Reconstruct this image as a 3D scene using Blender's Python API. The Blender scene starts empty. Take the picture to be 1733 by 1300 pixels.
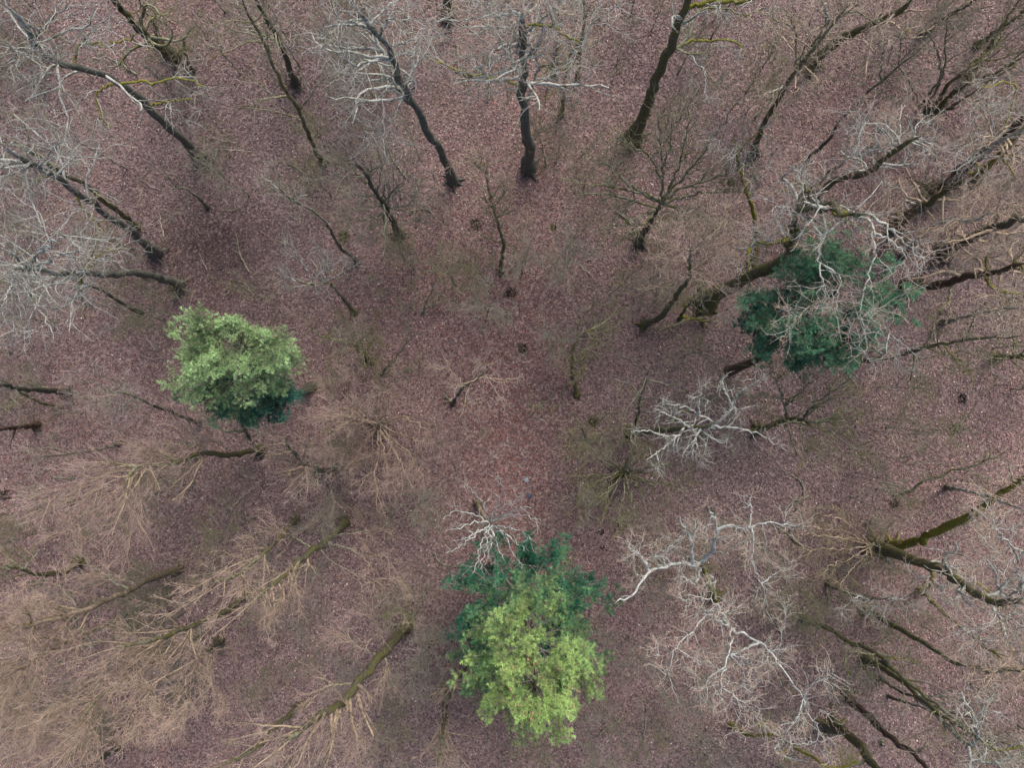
import bpy, math
import numpy as np
from math import radians as R

# ---------------------------------------------------------------- camera, sky, sun, exposure
H = 42.0                      # the drone hangs 42 m above the forest floor, looking straight down
F = 1237.0                    # focal length in pixels of the 1733 px wide photograph
CX, CY = 866.5, 650.0
sc = bpy.context.scene
cam_d = bpy.data.cameras.new('camera'); cam = bpy.data.objects.new('camera', cam_d)
sc.collection.objects.link(cam); sc.camera = cam
cam.location = (0, 0, H); cam.rotation_euler = (0, 0, 0)
cam_d.sensor_width = 36; cam_d.lens = 36 * F / 1733; cam_d.clip_end = 3000
SUN_EL, SUN_AZ = 52.0, 25.0
w = bpy.data.worlds.new("World"); sc.world = w; w.use_nodes = True
nt = w.node_tree; bg = nt.nodes['Background']
sky = nt.nodes.new('ShaderNodeTexSky'); sky.sky_type = 'NISHITA'; sky.sun_disc = False
sky.sun_elevation = R(SUN_EL); sky.sun_rotation = R(SUN_AZ); sky.dust_density = 6; sky.air_density = 1.0; sky.ozone_density = 0.6
nt.links.new(sky.outputs[0], bg.inputs[0]); bg.inputs[1].default_value = 0.13
sl = bpy.data.lights.new('sun', 'SUN'); so = bpy.data.objects.new('sun', sl); sc.collection.objects.link(so)
sl.energy = 1.2; sl.angle = R(30); sl.color = (1, .95, .88)
so.rotation_euler = (R(90 - SUN_EL), 0, R(180 - SUN_AZ)); so.location = (0, 0, 60)
sc.view_settings.view_transform = 'Standard'; sc.view_settings.look = 'None'
sc.view_settings.exposure = 0.73; sc.view_settings.gamma = 1

rng = np.random.default_rng(7)
C = sc.collection

# ---------------------------------------------------------------- materials
def nodes_mat(name, rough=.9):
    m = bpy.data.materials.new(name); m.use_nodes = True
    n = m.node_tree.nodes; l = m.node_tree.links; b = n['Principled BSDF']
    b.inputs['Roughness'].default_value = rough
    b.inputs['Specular IOR Level'].default_value = .25
    return m, n, l, b
def ramp(n, cols):
    r = n.new('ShaderNodeValToRGB'); e = r.color_ramp.elements
    while len(e) < len(cols): e.new(.5)
    for i, (p, c) in enumerate(cols):
        e[i].position = p; e[i].color = (*c, 1)
    return r
def noise(n, l, scale, detail=4, rough=.6, stretch=None):
    t = n.new('ShaderNodeNewGeometry'); x = n.new('ShaderNodeTexNoise')
    x.inputs['Scale'].default_value = scale; x.inputs['Detail'].default_value = detail; x.inputs['Roughness'].default_value = rough
    if stretch:
        mp = n.new('ShaderNodeMapping'); mp.inputs['Scale'].default_value = stretch
        l.new(t.outputs['Position'], mp.inputs[0]); l.new(mp.outputs[0], x.inputs['Vector'])
    else: l.new(t.outputs['Position'], x.inputs['Vector'])
    return x
def mixc(n, l, fac, a, b):
    m = n.new('ShaderNodeMix'); m.data_type = 'RGBA'
    for s, v in ((0, fac), (6, a), (7, b)):
        if isinstance(v, (int, float)): m.inputs[s].default_value = v
        elif isinstance(v, tuple): m.inputs[s].default_value = (*v, 1)
        else: l.new(v, m.inputs[s])
    return m.outputs[2]
def bark(name, dark, mid, pale, moss, mossamt, lichen):
    """furrowed dark bark on thick wood, paler lichen-covered bark on thin wood, patches of moss"""
    m, n, l, b = nodes_mat(name)
    a = n.new('ShaderNodeAttribute'); a.attribute_name = 'thin'
    n1 = noise(n, l, 14, 5, .7, (1, 1, .25)); r1 = ramp(n, [(.3, dark), (.52, mid), (.75, tuple(min(1, c * 1.7) for c in mid))]); l.new(n1.outputs[0], r1.inputs[0])
    n2 = noise(n, l, 5, 4, .7); r2 = ramp(n, [(.36, mid), (.5, pale), (.7, tuple(min(1, c * 1.25) for c in pale))]); l.new(n2.outputs[0], r2.inputs[0])
    ad = n.new('ShaderNodeMath'); ad.operation = 'MULTIPLY_ADD'; n3 = noise(n, l, 2.2, 3)
    l.new(n3.outputs[0], ad.inputs[0]); ad.inputs[1].default_value = .7; l.new(a.outputs['Fac'], ad.inputs[2])
    r3 = ramp(n, [(.95 - lichen, (0, 0, 0)), (1.15 - lichen, (1, 1, 1))]); l.new(ad.outputs[0], r3.inputs[0])
    base = mixc(n, l, r3.outputs[0], r1.outputs[0], r2.outputs[0])
    n4 = noise(n, l, 2.6, 6, .78); r4 = ramp(n, [(.66 - mossamt, (0, 0, 0)), (.80 - mossamt, (1, 1, 1))]); l.new(n4.outputs[0], r4.inputs[0])
    n5 = noise(n, l, 30, 3); r5 = ramp(n, [(.32, tuple(c * .3 for c in moss)), (.5, tuple(c * .75 for c in moss)), (.7, moss)]); l.new(n5.outputs[0], r5.inputs[0])
    l.new(mixc(n, l, r4.outputs[0], base, r5.outputs[0]), b.inputs['Base Color'])
    bp = n.new('ShaderNodeBump'); bp.inputs['Strength'].default_value = .7; bp.inputs['Distance'].default_value = .04
    l.new(n1.outputs[0], bp.inputs['Height']); l.new(bp.outputs[0], b.inputs['Normal'])
    return m
def twig(name, c1, c2, c3=None):
    m, n, l, b = nodes_mat(name, .8)
    x = noise(n, l, 1.3, 4, .75); r = ramp(n, [(.33, c1), (.6, c2)] + ([(.74, c3)] if c3 else [])); l.new(x.outputs[0], r.inputs[0])
    l.new(r.outputs[0], b.inputs['Base Color'])
    return m
MOSS = (.15, .15, .03)
BARK = dict(
    oak=bark('oak_bark', (.022, .023, .021), (.11, .115, .10), (.32, .35, .33), MOSS, .09, .18),
    dark=bark('dark_bark', (.018, .018, .015), (.085, .085, .068), (.2, .2, .15), (.10, .11, .03), .12, .04),
    moss=bark('mossy_bark', (.02, .02, .015), (.10, .097, .07), (.25, .25, .18), (.15, .15, .03), .20, .14),
    green=bark('green_mossy_bark', (.02, .022, .012), (.07, .075, .035), (.2, .2, .1), (.24, .23, .035), .31, 0),
    birch=bark('white_bark', (.03, .03, .026), (.12, .12, .10), (.37, .385, .36), (.15, .14, .03), .13, .33),
    lichen=bark('blue_white_lichen_bark', (.06, .06, .055), (.20, .21, .20), (.42, .46, .45), MOSS, .08, .6),
    beech=bark('smooth_olive_bark', (.04, .04, .026), (.14, .12, .085), (.36, .29, .215), (.13, .13, .03), .06, .34),
    brown=bark('brown_bark', (.022, .016, .012), (.085, .06, .045), (.2, .14, .10), (.08, .08, .03), .02, -.2))
TW = dict(
    silver=twig('silver_twigs', (.16, .135, .115), (.32, .31, .28), (.46, .41, .34)),
    tan=twig('tan_twigs', (.25, .17, .135), (.49, .385, .325), (.48, .40, .29)),
    pink=twig('pink_twigs', (.23, .155, .14), (.43, .33, .305), (.42, .33, .25)),
    olive=twig('olive_twigs', (.085, .08, .045), (.20, .19, .09), (.27, .24, .12)),
    grey=twig('grey_twigs', (.13, .12, .10), (.27, .25, .22), (.32, .30, .22)),
    lilac=twig('lilac_twigs', (.25, .20, .19), (.46, .38, .38), (.42, .36, .33)),
    cream=twig('cream_twigs', (.23, .18, .15), (.46, .40, .33), (.48, .42, .30)),
    green=twig('greenish_twigs', (.12, .115, .06), (.24, .22, .11), (.34, .29, .17)))

# ---------------------------------------------------------------- mesh building from polylines
def tubes(P, Rd, sides):
    """P (N,K,3), Rd (N,K) -> verts, quads, thin attribute"""
    N, K, _ = P.shape
    T = np.gradient(P, axis=1); T /= np.linalg.norm(T, axis=2, keepdims=True) + 1e-9
    ref = np.where(np.abs(T[..., 2:3]) > .9, np.array([1., 0, 0]), np.array([0, 0, 1.]))
    A = np.cross(T, ref); A /= np.linalg.norm(A, axis=2, keepdims=True) + 1e-9
    B = np.cross(T, A)
    an = np.arange(sides) * 2 * math.pi / sides
    V = P[:, :, None, :] + Rd[:, :, None, None] * (np.cos(an)[None, None, :, None] * A[:, :, None, :] + np.sin(an)[None, None, :, None] * B[:, :, None, :])
    i = np.arange(N)[:, None, None] * K * sides + np.arange(K - 1)[None, :, None] * sides
    s = np.arange(sides)[None, None, :]; s2 = (s + 1) % sides
    Q = np.stack([i + s, i + s2, i + s2 + sides, i + s + sides], -1).reshape(-1, 4)
    thin = np.repeat(1 - np.clip((Rd - .01) / .16, 0, 1), sides, axis=1).reshape(-1)
    return V.reshape(-1, 3), Q, thin
def mesh_from(name, parts, mat, parent=None, smooth=True, quads=True):
    vs, fs, ts, off = [], [], [], 0
    for v, f, t in parts:
        vs.append(v); fs.append(f + off); ts.append(t); off += len(v)
    V = np.concatenate(vs); Fc = np.concatenate(fs); T = np.concatenate(ts)
    me = bpy.data.meshes.new(name); k = Fc.shape[1]
    me.vertices.add(len(V)); me.vertices.foreach_set('co', V.astype(np.float32).ravel())
    me.loops.add(Fc.size); me.loops.foreach_set('vertex_index', Fc.astype(np.int32).ravel())
    me.polygons.add(len(Fc)); me.polygons.foreach_set('loop_start', np.arange(0, Fc.size, k, dtype=np.int32))
    me.polygons.foreach_set('use_smooth', np.full(len(Fc), smooth))
    if T.ndim == 1:
        at = me.attributes.new('thin', 'FLOAT', 'POINT'); at.data.foreach_set('value', T.astype(np.float32))
    else:
        at = me.attributes.new('tint', 'FLOAT_COLOR', 'POINT'); at.data.foreach_set('color', np.c_[T, np.ones(len(T))].astype(np.float32).ravel())
    me.update(calc_edges=True); me.materials.append(mat)
    o = bpy.data.objects.new(name, me); C.objects.link(o)
    if parent is not None: o.parent = parent
    return o
def spline(P, K):
    """Catmull-Rom through the given points, resampled to K points"""
    P = np.asarray(P, float)
    if len(P) == 2: return P[0] + (P[1] - P[0]) * np.linspace(0, 1, K)[:, None]
    E = np.vstack([2 * P[0] - P[1], P, 2 * P[-1] - P[-2]])
    out = []
    for i in range(len(P) - 1):
        p0, p1, p2, p3 = E[i:i + 4]; t = np.linspace(0, 1, 12, endpoint=False)[:, None]
        out.append(.5 * (2 * p1 + (p2 - p0) * t + (2 * p0 - 5 * p1 + 4 * p2 - p3) * t ** 2 + (3 * p1 - p0 - 3 * p2 + p3) * t ** 3))
    D = np.vstack(out + [P[-1:]]); s = np.r_[0, np.cumsum(np.linalg.norm(np.diff(D, axis=0), axis=1))]
    q = np.linspace(0, s[-1], K)
    return np.stack([np.interp(q, s, D[:, j]) for j in range(D.shape[1])], 1)
def unit(v): return v / (np.linalg.norm(v, axis=-1, keepdims=True) + 1e-9)
def spawn(P, Rd, n, t0, t1, L, ang, up, wig, K, grav=0., r_lo=.004, rf=.62, lt=.5):
    """n side branches on every polyline of P"""
    N, Kp, _ = P.shape
    t = rng.uniform(t0, t1, (N, n)); idx = t * (Kp - 1); i0 = np.clip(idx.astype(int), 0, Kp - 2); fr = (idx - i0)[..., None]
    a = np.arange(N)[:, None]
    pos = P[a, i0] * (1 - fr) + P[a, i0 + 1] * fr
    tan = unit(P[a, i0 + 1] - P[a, i0]); rad = Rd[a, i0] * (1 - fr[..., 0]) + Rd[a, i0 + 1] * fr[..., 0]
    pos = pos.reshape(-1, 3); tan = tan.reshape(-1, 3); rad = rad.reshape(-1); t = t.reshape(-1)
    perp = unit(np.cross(tan, unit(rng.normal(size=tan.shape))))
    al = np.radians(ang + rng.normal(0, 13, len(t)))[:, None]
    d = unit(tan * np.cos(al) + perp * np.sin(al) + np.array([0, 0, up]))
    Ls = L * rng.uniform(.55, 1.2, len(t)) * (1 - lt * t)
    Q = np.zeros((len(t), K, 3)); Q[:, 0] = pos; step = (Ls / (K - 1))[:, None]
    for k in range(1, K):
        d = unit(d + rng.normal(0, wig, d.shape) + np.array([0, 0, grav])); Q[:, k] = Q[:, k - 1] + d * step
    r0 = np.clip(rad * rf, r_lo, None)
    return Q, r0[:, None] * np.linspace(1, .38, K)[None, :]

# ---------------------------------------------------------------- reading positions off the survey of the wood
def pix(u, v, z):
    k = (H - z) / F
    return np.array([(u - CX) * k, -(v - CY) * k, z])
def pp(s): return np.array([[float(a) for a in q.split(',')] for q in s.split()])
def trunk_line(s, zt):
    p = pp(s); c = np.array([CX, CY])
    if zt is None:
        v = p[0] - c; r0 = np.linalg.norm(v); v /= r0
        zt = H * (1 - r0 / max(r0 * 1.08, (p[-1] - c) @ v)); zt = min(max(zt, 3), 21)
    s_ = np.r_[0, np.cumsum(np.linalg.norm(np.diff(p, axis=0), axis=1))]; t = s_ / s_[-1]
    q = t * zt / (H - zt); z = H * q / (1 + q)
    P = np.array([pix(u, v, zz) for (u, v), zz in zip(p, z)])
    return spline(P, 26)
ALL = []
DENS = .6
def thing(name, label, cat, loc, group=None):
    o = bpy.data.objects.new(name, None); C.objects.link(o); o.location = loc; o.empty_display_size = .5
    o['label'] = label; o['category'] = cat
    if group: o['group'] = group
    ALL.append(o); return o
STY = dict(  # per level: length factor, angle, up, wiggle, K, gravity
    oak=dict(L=[(1., 58, .10, .26, 9, .02), (.48, 52, .05, .26, 8, 0), (.44, 50, .03, .26, 6, 0), (.42, 48, .02, .25, 4, 0)], n=(1, 6.5, 5.5, 3.2), t0=.5),
    beech=dict(L=[(1.1, 34, .35, .07, 8, .05), (.5, 30, .22, .09, 7, .04), (.42, 34, .10, .12, 5, .02), (.38, 42, .05, .16, 4, 0)], n=(1, 7.5, 6, 4.5), t0=.25),
    open=dict(L=[(1., 52, .15, .12, 8, .03), (.5, 42, .10, .14, 6, .02), (.42, 45, .05, .18, 5, 0), (.35, 45, .03, .2, 4, 0)], n=(1, 6, 5, 3), t0=.35),
    fan=dict(L=[(1., 58, .25, .06, 9, .015), (.42, 30, .12, .09, 6, 0), (.40, 34, .06, .14, 5, 0), (.4, 36, .04, .15, 4, 0)], n=(1, 6, 5, 3), t0=.1),
    thin=dict(L=[(1., 50, .2, .12, 7, .02), (.5, 40, .10, .14, 5, 0), (.42, 45, .05, .18, 4, 0)], n=(1, 5, 4), t0=.35))
def tree(name, label, s, wpx, zt=None, limbs=(), bk='oak', tw='silver', sty='oak', n=14, L=3.5, dens=1., group=None, cat=None, limb_n=6, t0=None, parts=True, flare=1.8, fine=1.):
    P = trunk_line(s, zt); base = P[0].copy()
    r0 = wpx / 2 * H / F; t = np.linspace(0, 1, len(P))
    Rd = .82 * r0 * (1 - .68 * t) * (1 + (flare - 1) * np.exp(-t * 22)) * (1 + rng.normal(0, .07, len(P)))
    P = P.copy(); P[1:-1] += rng.normal(0, .02 + r0 * .07, (len(P) - 2, 3)) * [1, 1, .3]
    Rh = Rd.copy(); Rd[-1] *= .06; Rd[-2] *= .7; P[0, 2] = -.15
    o = thing(name, label, cat or 'tree', base, group)
    mb = BARK[bk]
    spurs = []
    if wpx >= 9 and cat != 'shrub':
        ns = int(rng.integers(4, 7)); az = np.arange(ns) * 6.283 / ns + rng.uniform(0, .9, ns); u_ = np.linspace(0, 1, 7)
        sl_ = r0 * rng.uniform(1.8, 3.2, ns)
        SP = np.stack([np.stack([np.cos(q + .25 * u_) * (r0 * .3 + l * u_), np.sin(q + .25 * u_) * (r0 * .3 + l * u_), r0 * 1.5 * (1 - u_) ** 2.2 + .03 - .09 * u_], 1) for q, l in zip(az, sl_)]) + base
        v_, f_, t_ = tubes(SP - base, (r0 * .42 * np.linspace(1, .2, 7))[None].repeat(ns, 0), 6); spurs = [(v_, f_, t_ * 0)]
    tr = mesh_from('trunk', [tubes((P - base)[None], Rd[None], 9)] + spurs, mb, o)
    # limbs traced from the photograph
    hostsP, hostsR = [P], [Rh]
    lim3 = []
    for lm in limbs:
        ps, lw, rise = lm[0], lm[1], lm[2]; lb = lm[3] if len(lm) > 3 else bk
        q = pp(ps)
        allP = np.vstack([h for h in hostsP]); allR = np.concatenate(hostsR)
        k = (H - allP[:, 2]) / F; uv = np.stack([allP[:, 0] / k + CX, -allP[:, 1] / k + CY], 1)
        j = int(np.argmin(np.linalg.norm(uv - q[0], axis=1))); z0 = allP[j, 2]
        s_ = np.r_[0, np.cumsum(np.linalg.norm(np.diff(q, axis=0), axis=1))]; tt = s_ / s_[-1]
        z1 = max(.3, min(23, z0 + rise))
        LP = np.array([pix(a, b, z0 + (z1 - z0) * x) for (a, b), x in zip(q, tt)]); LP[0] = allP[j]
        LP = spline(LP, 20); LP[1:] += rng.normal(0, min(.045, .012 * np.linalg.norm(LP[-1] - LP[0])), (19, 3))
        rr = min(lw / 2 * (H - z0) / F, allR[j] * .95 + .01); LR = (.68 if lb == 'beech' else 1.0) * rr * np.linspace(1, .5 if lb == 'green' else .28, 20) * (1 + rng.normal(0, .08, 20))
        hostsP.append(LP); hostsR.append(LR.copy()); LR[-1] *= .1; lim3.append((LP, LR, lb))
        mesh_from('limb', [tubes((LP - base)[None], LR[None], 7)], BARK[lb], o)
    st = STY[sty]; tb = t0 if t0 is not None else st['t0']
    lev = st['L']
    # main procedural branches from the upper trunk, then from traced limbs
    k0 = lev[0]; out1 = []; n = int(round(n * .6)); limb_n = int(round(limb_n * .7))
    if n: out1.append(spawn(P[None], Rd[None], n, tb, 1, L * k0[0], k0[1], k0[2], k0[3], 10, k0[5], rf=.5, lt=.35))
    if lim3 and limb_n:
        LPs = np.stack([a for a, _, _ in lim3]); LRs = np.stack([b for _, b, _ in lim3])
        out1.append(spawn(LPs, LRs, limb_n, .25, 1, L * .42, k0[1], k0[2], k0[3], 10, k0[5], rf=.55))
    if not out1: return o
    P1 = np.concatenate([a for a, b in out1]); R1 = np.concatenate([b for a, b in out1])
    R1 = np.minimum(R1, .085); 
    if lim3:
        LPs2 = np.stack([spline(a, 10) for a, _, _ in lim3]); LR2 = np.stack([np.interp(np.linspace(0, 1, 10), np.linspace(0, 1, 20), b) for _, b, _ in lim3])
        H1 = np.concatenate([P1, LPs2]); HR1 = np.concatenate([R1, LR2])
    else: H1, HR1 = P1, R1
    fat = [tubes(P1 - base, R1, 5)]; par = (H1, HR1); Lc = L; twp = []
    for li in range(1, len(lev)):
        f, an, up, wg, K, gv = lev[li]
        Lc *= f; nn = max(1, int(round(st['n'][li] * dens * DENS)))
        rl = (.013, .0082, .0055)[li - 1] * fine if li < 4 else .005
        Q, QR = spawn(par[0], par[1], nn, .2, 1, Lc, an, up, wg, K, gv, r_lo=rl, rf=.5)
        QR = np.minimum(QR, (.03, .013, .008)[min(li - 1, 2)])
        if li == 1: fat.append(tubes(Q - base, QR, 4))
        else: twp.append(tubes(Q - base, QR, 3))
        par = (Q, QR)
    c = mesh_from('crown', fat + twp, TW[tw], o)
    lb_ = [b for _, _, b in lim3]; c.data.materials.append(BARK['birch'] if lb_.count('birch') + lb_.count('lichen') > 2 or (tw == 'cream' and bk == 'oak') else BARK['beech'] if lb_.count('beech') > 1 or tw in ('tan', 'pink', 'cream', 'green') and sty != 'open' else BARK['birch'] if tw == 'silver' else mb)
    nf = sum(len(p[1]) for p in fat); idx = np.zeros(len(c.data.polygons), dtype=np.int32); idx[:nf] = 1
    c.data.polygons.foreach_set('material_index', idx)
    return o


# ---------------------------------------------------------------- forest floor
def structure(o): o['kind'] = 'structure'; return o
gm, n_, l_, b_ = nodes_mat('forest_soil', 1)
geo = n_.new('ShaderNodeNewGeometry'); vo = n_.new('ShaderNodeTexVoronoi'); vo.inputs['Scale'].default_value = 9; l_.new(geo.outputs['Position'], vo.inputs['Vector'])
rp = ramp(n_, [(0, (.07, .05, .052)), (.4, (.13, .094, .094)), (.75, (.19, .14, .135)), (1, (.27, .205, .195))])
sp = n_.new('ShaderNodeSeparateColor'); l_.new(vo.outputs['Color'], sp.inputs[0]); l_.new(sp.outputs[0], rp.inputs[0]); ga = n_.new('ShaderNodeAttribute'); ga.attribute_name = 'tint'; gx = n_.new('ShaderNodeMix'); gx.data_type = 'RGBA'; gx.blend_type = 'MULTIPLY'; gx.inputs[0].default_value = 1
l_.new(rp.outputs[0], gx.inputs[6]); l_.new(ga.outputs['Color'], gx.inputs[7]); l_.new(gx.outputs[2], b_.inputs['Base Color'])
def hgt(x, y): return .18 * np.sin(x * .11 + 1) * np.cos(y * .09) + .06 * np.sin(x * .37 + y * .29)
nx = 121; xs = np.concatenate([np.linspace(-900, -46, 12)[:-1], np.linspace(-46, 46, nx), np.linspace(46, 900, 12)[1:]])
GX, GY = np.meshgrid(xs, xs, indexing='ij'); GZ = (hgt(GX, GY) - .15) * (np.maximum(abs(GX), abs(GY)) < 47)
nn_ = len(xs); ii = (np.arange(nn_ - 1)[:, None] * nn_ + np.arange(nn_ - 1)[None]).ravel()
gv = np.stack([GX, GY, GZ], -1).reshape(-1, 3); gq = np.stack([ii, ii + nn_, ii + nn_ + 1, ii + 1], 1)
dp = pix(378, 425, 0); damp = 1 - .5 * np.exp(-((gv[:, 0] - dp[0]) ** 2 + (gv[:, 1] - dp[1]) ** 2) / 3.4 ** 2)   # damp leaf mould
ground = structure(mesh_from('ground', [(gv, gq, np.repeat(damp[:, None], 3, axis=1))], gm))

def lowfreq(x, y, seed, sc_):
    r = np.random.default_rng(seed); v = np.zeros_like(x)
    for k in range(7):
        a = r.uniform(0, 6.28); f = sc_ * r.uniform(.5, 2.2); v += np.sin(f * (x * math.cos(a) + y * math.sin(a)) + r.uniform(0, 6.28)) / 7 ** .5
    return v
# individual fallen leaves: folded little blades, each with its own colour
NL = 700000
lx = rng.uniform(-34, 34, NL); ly = rng.uniform(-26.5, 26.5, NL)
lm_, n_, l_, b_ = nodes_mat('dry_leaves', .75)
at = n_.new('ShaderNodeAttribute'); at.attribute_name = 'tint'; l_.new(at.outputs['Color'], b_.inputs['Base Color'])
pal = np.array([(.195, .125, .118), (.155, .100, .104), (.235, .160, .146), (.29, .205, .185), (.095, .062, .068), (.37, .29, .26), (.20, .105, .085), (.15, .125, .085), (.5, .43, .40)])
pr = np.array([.25, .2, .17, .11, .13, .035, .06, .03, .006]); pr /= pr.sum()
ci = rng.choice(len(pal), NL, p=pr); col = pal[ci] * rng.uniform(.8, 1.2, (NL, 1)) * np.array([1.15, 1.19, 1.23])
q1 = lowfreq(lx, ly, 3, .35)[:, None]; q2 = lowfreq(lx, ly, 5, .16)[:, None]; q3 = lowfreq(lx, ly, 8, 1.1)[:, None]
col = col * (1 + .13 * q1 + .08 * q3) * (1 + q2 * np.array([.05, -.03, -.05]))
def spot(u, v, r):  # patch of the floor around a place, r in metres
    p = pix(u, v, 0); return np.exp(-(((lx - p[0]) ** 2 + (ly - p[1]) ** 2) / r ** 2))[:, None]
col = col * (1 + .35 * spot(1660, 740, 5) * np.array([1, .95, .85])) * (1 + .2 * spot(1560, 700, 5))         # dry light leaves
col = col * (1 - .22 * spot(860, 700, 4.5) * np.array([.6, 1, 1.1])) * (1 - .2 * spot(900, 900, 4) * np.array([.5, 1, 1]))
strip = np.exp(-((lx + .35 - .02 * ly) / 3.2) ** 2) * np.exp(-((ly + 4) / 9.) ** 2)
col = col * (1 - .24 * strip[:, None] * np.array([-.15, 1, 1.1]))
mossy = np.clip(lowfreq(lx, ly, 21, .9) + .6 * lowfreq(lx, ly, 22, 2.6) - .55, 0, 1)[:, None] * .38
col = col * (1 - mossy) + np.array([.13, .115, .07]) * mossy
tanp = np.clip(lowfreq(lx, ly, 31, .5) + .5 * lowfreq(lx, ly, 32, 1.9) - .5, 0, 1)[:, None] * .35
col = col * (1 + tanp * np.array([.55, .42, .25]))
col = col * (1 - .62 * np.clip(1 + .35 * q3 + .25 * q1, .3, 1.5) * spot(380, 420, 3.2) * np.array([.95, 1.05, .9])) * (1 - .35 * spot(340, 390, 2.4)) * (1 - .38 * spot(350, 520, 2.6))       # damp dark leaves
an = rng.uniform(0, 6.28, NL); sz = rng.uniform(.022, .048, NL) * rng.choice([1, 1, 1.35], NL); asp = rng.uniform(.45, .8, NL)
bare = lowfreq(lx, ly, 41, 2.2) + lowfreq(lx, ly, 42, .8) > 1.5; sz = np.where(bare & (rng.random(NL) < .55), sz * .3, sz)
ca, sa = np.cos(an), np.sin(an); zt_ = hgt(lx, ly) - .15 + rng.uniform(.01, .07, NL)
def corner(a, b, dz): return np.stack([lx + sz * (a * ca - b * asp * sa), ly + sz * (a * sa + b * asp * ca), zt_ + dz], 1)
k1, k2 = rng.normal(0, .35, NL) * sz, rng.normal(0, .35, NL) * sz
LV = np.stack([corner(-1, 0, k1), corner(.1, -1, k2 + sz * .25), corner(1.1, 0, -k1), corner(.1, 1, -k2 + sz * .25)], 1).reshape(-1, 3)
base_i = np.arange(NL)[:, None] * 4
LF = np.concatenate([base_i + [0, 1, 2], base_i + [0, 2, 3]])
litter = mesh_from('leaf_litter', [(LV, LF, np.repeat(col, 4, axis=0))], lm_, smooth=False)
litter['kind'] = 'stuff'

# ---------------------------------------------------------------- the trees, one call each
# upper left
tree('bare_oak','long leaning dark oak trunk with yellow mossy side boughs, above left of the yellow-green pine','338,268 303,230 262,195 240,168 200,140 180,125 120,112 65,85 45,45 5,5',17,21,
 [('120,112 128,80 145,70 185,75 235,58',5,2,'green'),('95,100 75,75 60,68 85,35 115,8',5,4),('200,138 235,138 270,137 315,133 352,150',5,1,'green'),('250,172 290,170 328,167',4,1,'green'),
  ('195,145 165,155 170,195 192,220',4,-1,'green'),('65,85 30,82 0,70',5,2),('70,80 68,110 70,125',3,1),('60,75 38,100 10,118',3,1),('120,60 160,50 210,62',3,3)],n=11,L=4.2,dens=.85,tw='silver')
tree('bare_oak','stout mossy trunk with a green base, left of the small kinked sapling, top left','291,92 262,72 240,55 215,25 190,0 165,-40',20,17,[('285,80 262,45 245,15 232,-10',8,6,'dark'),('278,80 262,78 258,86',4,1,'moss')],bk='moss',tw='olive',n=9,L=3.5,t0=.3)
tree('sapling','small kinked mossy sapling with a forked top beside the stout green based trunk','326,119 316,100 312,80 312,65 322,50 331,44',7,4,[('313,78 300,88 288,84',4,.3)],bk='moss',tw='olive',sty='thin',n=4,L=1.2,limb_n=2,cat='sapling')
tree('sapling','thin straight mossy stem standing just left of the kinked mossy sapling','317,124 308,105 300,90 296,86',5,3.,bk='moss',tw='olive',sty='thin',n=3,L=1.,cat='sapling')
tree('bare_tree','smooth dark curving trunk running to the top edge, right of the slender crooked boughed trunk','501,141 490,115 478,80 465,55 448,25 433,0 425,-30',13,15,bk='dark',tw='grey',n=8,L=3,t0=.5)
tree('bare_tree','slender mossy trunk with one crooked side bough, left of the smooth dark curving trunk','546,276 528,240 505,185 485,155 457,100 440,60 418,18 405,-20',9,18,[('483,160 462,165 430,170',5,1,'moss'),('455,95 452,60 470,30',3,3)],bk='moss',tw='lilac',sty='open',n=12,L=4,t0=.35)
tree('bare_oak','tall oak with bright silver lichen limbs over a twisting black trunk, top left of centre','768,306 755,275 740,245 722,225 712,195 697,175 680,140 662,90 640,60 600,5',17,20,
 [('700,188 685,165 666,130 648,95 632,55 620,10',10,3),('655,85 625,82 580,80 540,75',5,1),('645,60 660,30 690,10',5,3),('668,125 640,135 612,138 590,135',4,1),('640,60 610,40 570,35',5,2),
 ('672,125 648,160 650,190 645,210',4,0),('660,85 690,70 720,60',4,2),('685,160 670,190 655,230',3,0),('650,95 620,110 600,125',4,1)],bk='oak',tw='silver',n=22,L=4.6,t0=.55,dens=1.)
tree('bare_tree','short dark mossy trunk foot cut by the top edge between two silver crowns','758,24 758,5 757,-30 756,-120',19,14,bk='moss',tw='grey',n=4,L=2.5,t0=.5)
tree('bare_oak','straight upright black oak trunk with a mossy bough reaching left, at top centre','895,284 896,255 892,225 888,195 885,150 886,100 886,50 882,5',22,19,
 [('884,146 865,138 845,130 810,127 780,120 745,105 705,92',6,1.5,'green'),('898,172 903,135 915,113 905,92 912,60',6,3),('912,113 930,108 948,92',4,1,'moss'),('886,90 875,60 860,35',6,3),('885,55 850,45 800,45 760,50',5,1),
 ('886,40 920,40 960,60 985,75',5,1,'green'),('985,75 1000,40 1030,20 1055,0',4,1),('884,30 850,10 800,0',6,2),('884,70 850,90 820,110 800,115',4,1),('890,60 930,20 960,-10',6,2),('884,20 830,25 770,35 720,30',5,2)],bk='oak',tw='cream',n=26,L=4.4,t0=.62,dens=1.2)
tree('sapling','crooked whip thin stem growing right against the foot of the upright black oak','923,281 922,265 915,240 907,212',4,3.5,bk='moss',tw='olive',sty='thin',n=3,L=1,cat='sapling')
tree('bare_tree','slim green mossy trunk just right of the upright black oak','950,193 955,160 958,130 965,95 985,60',8,9,[('958,120 935,115 925,110',3,.6),('960,110 975,100 990,80',3,1)],bk='green',tw='olive',sty='open',n=10,L=2.6)
tree('bare_tree','dim blue grey trunk behind the pale crown at top centre','976,138 980,100 986,50 990,0',9,15,bk='dark',tw='grey',n=8,L=3)
tree('bare_tree','bluish grey trunk piece showing through the twigs right of the upright black oak','938,120 942,80 945,40 946,-20',12,14,bk='birch',tw='cream',n=10,L=3.2)
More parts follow.
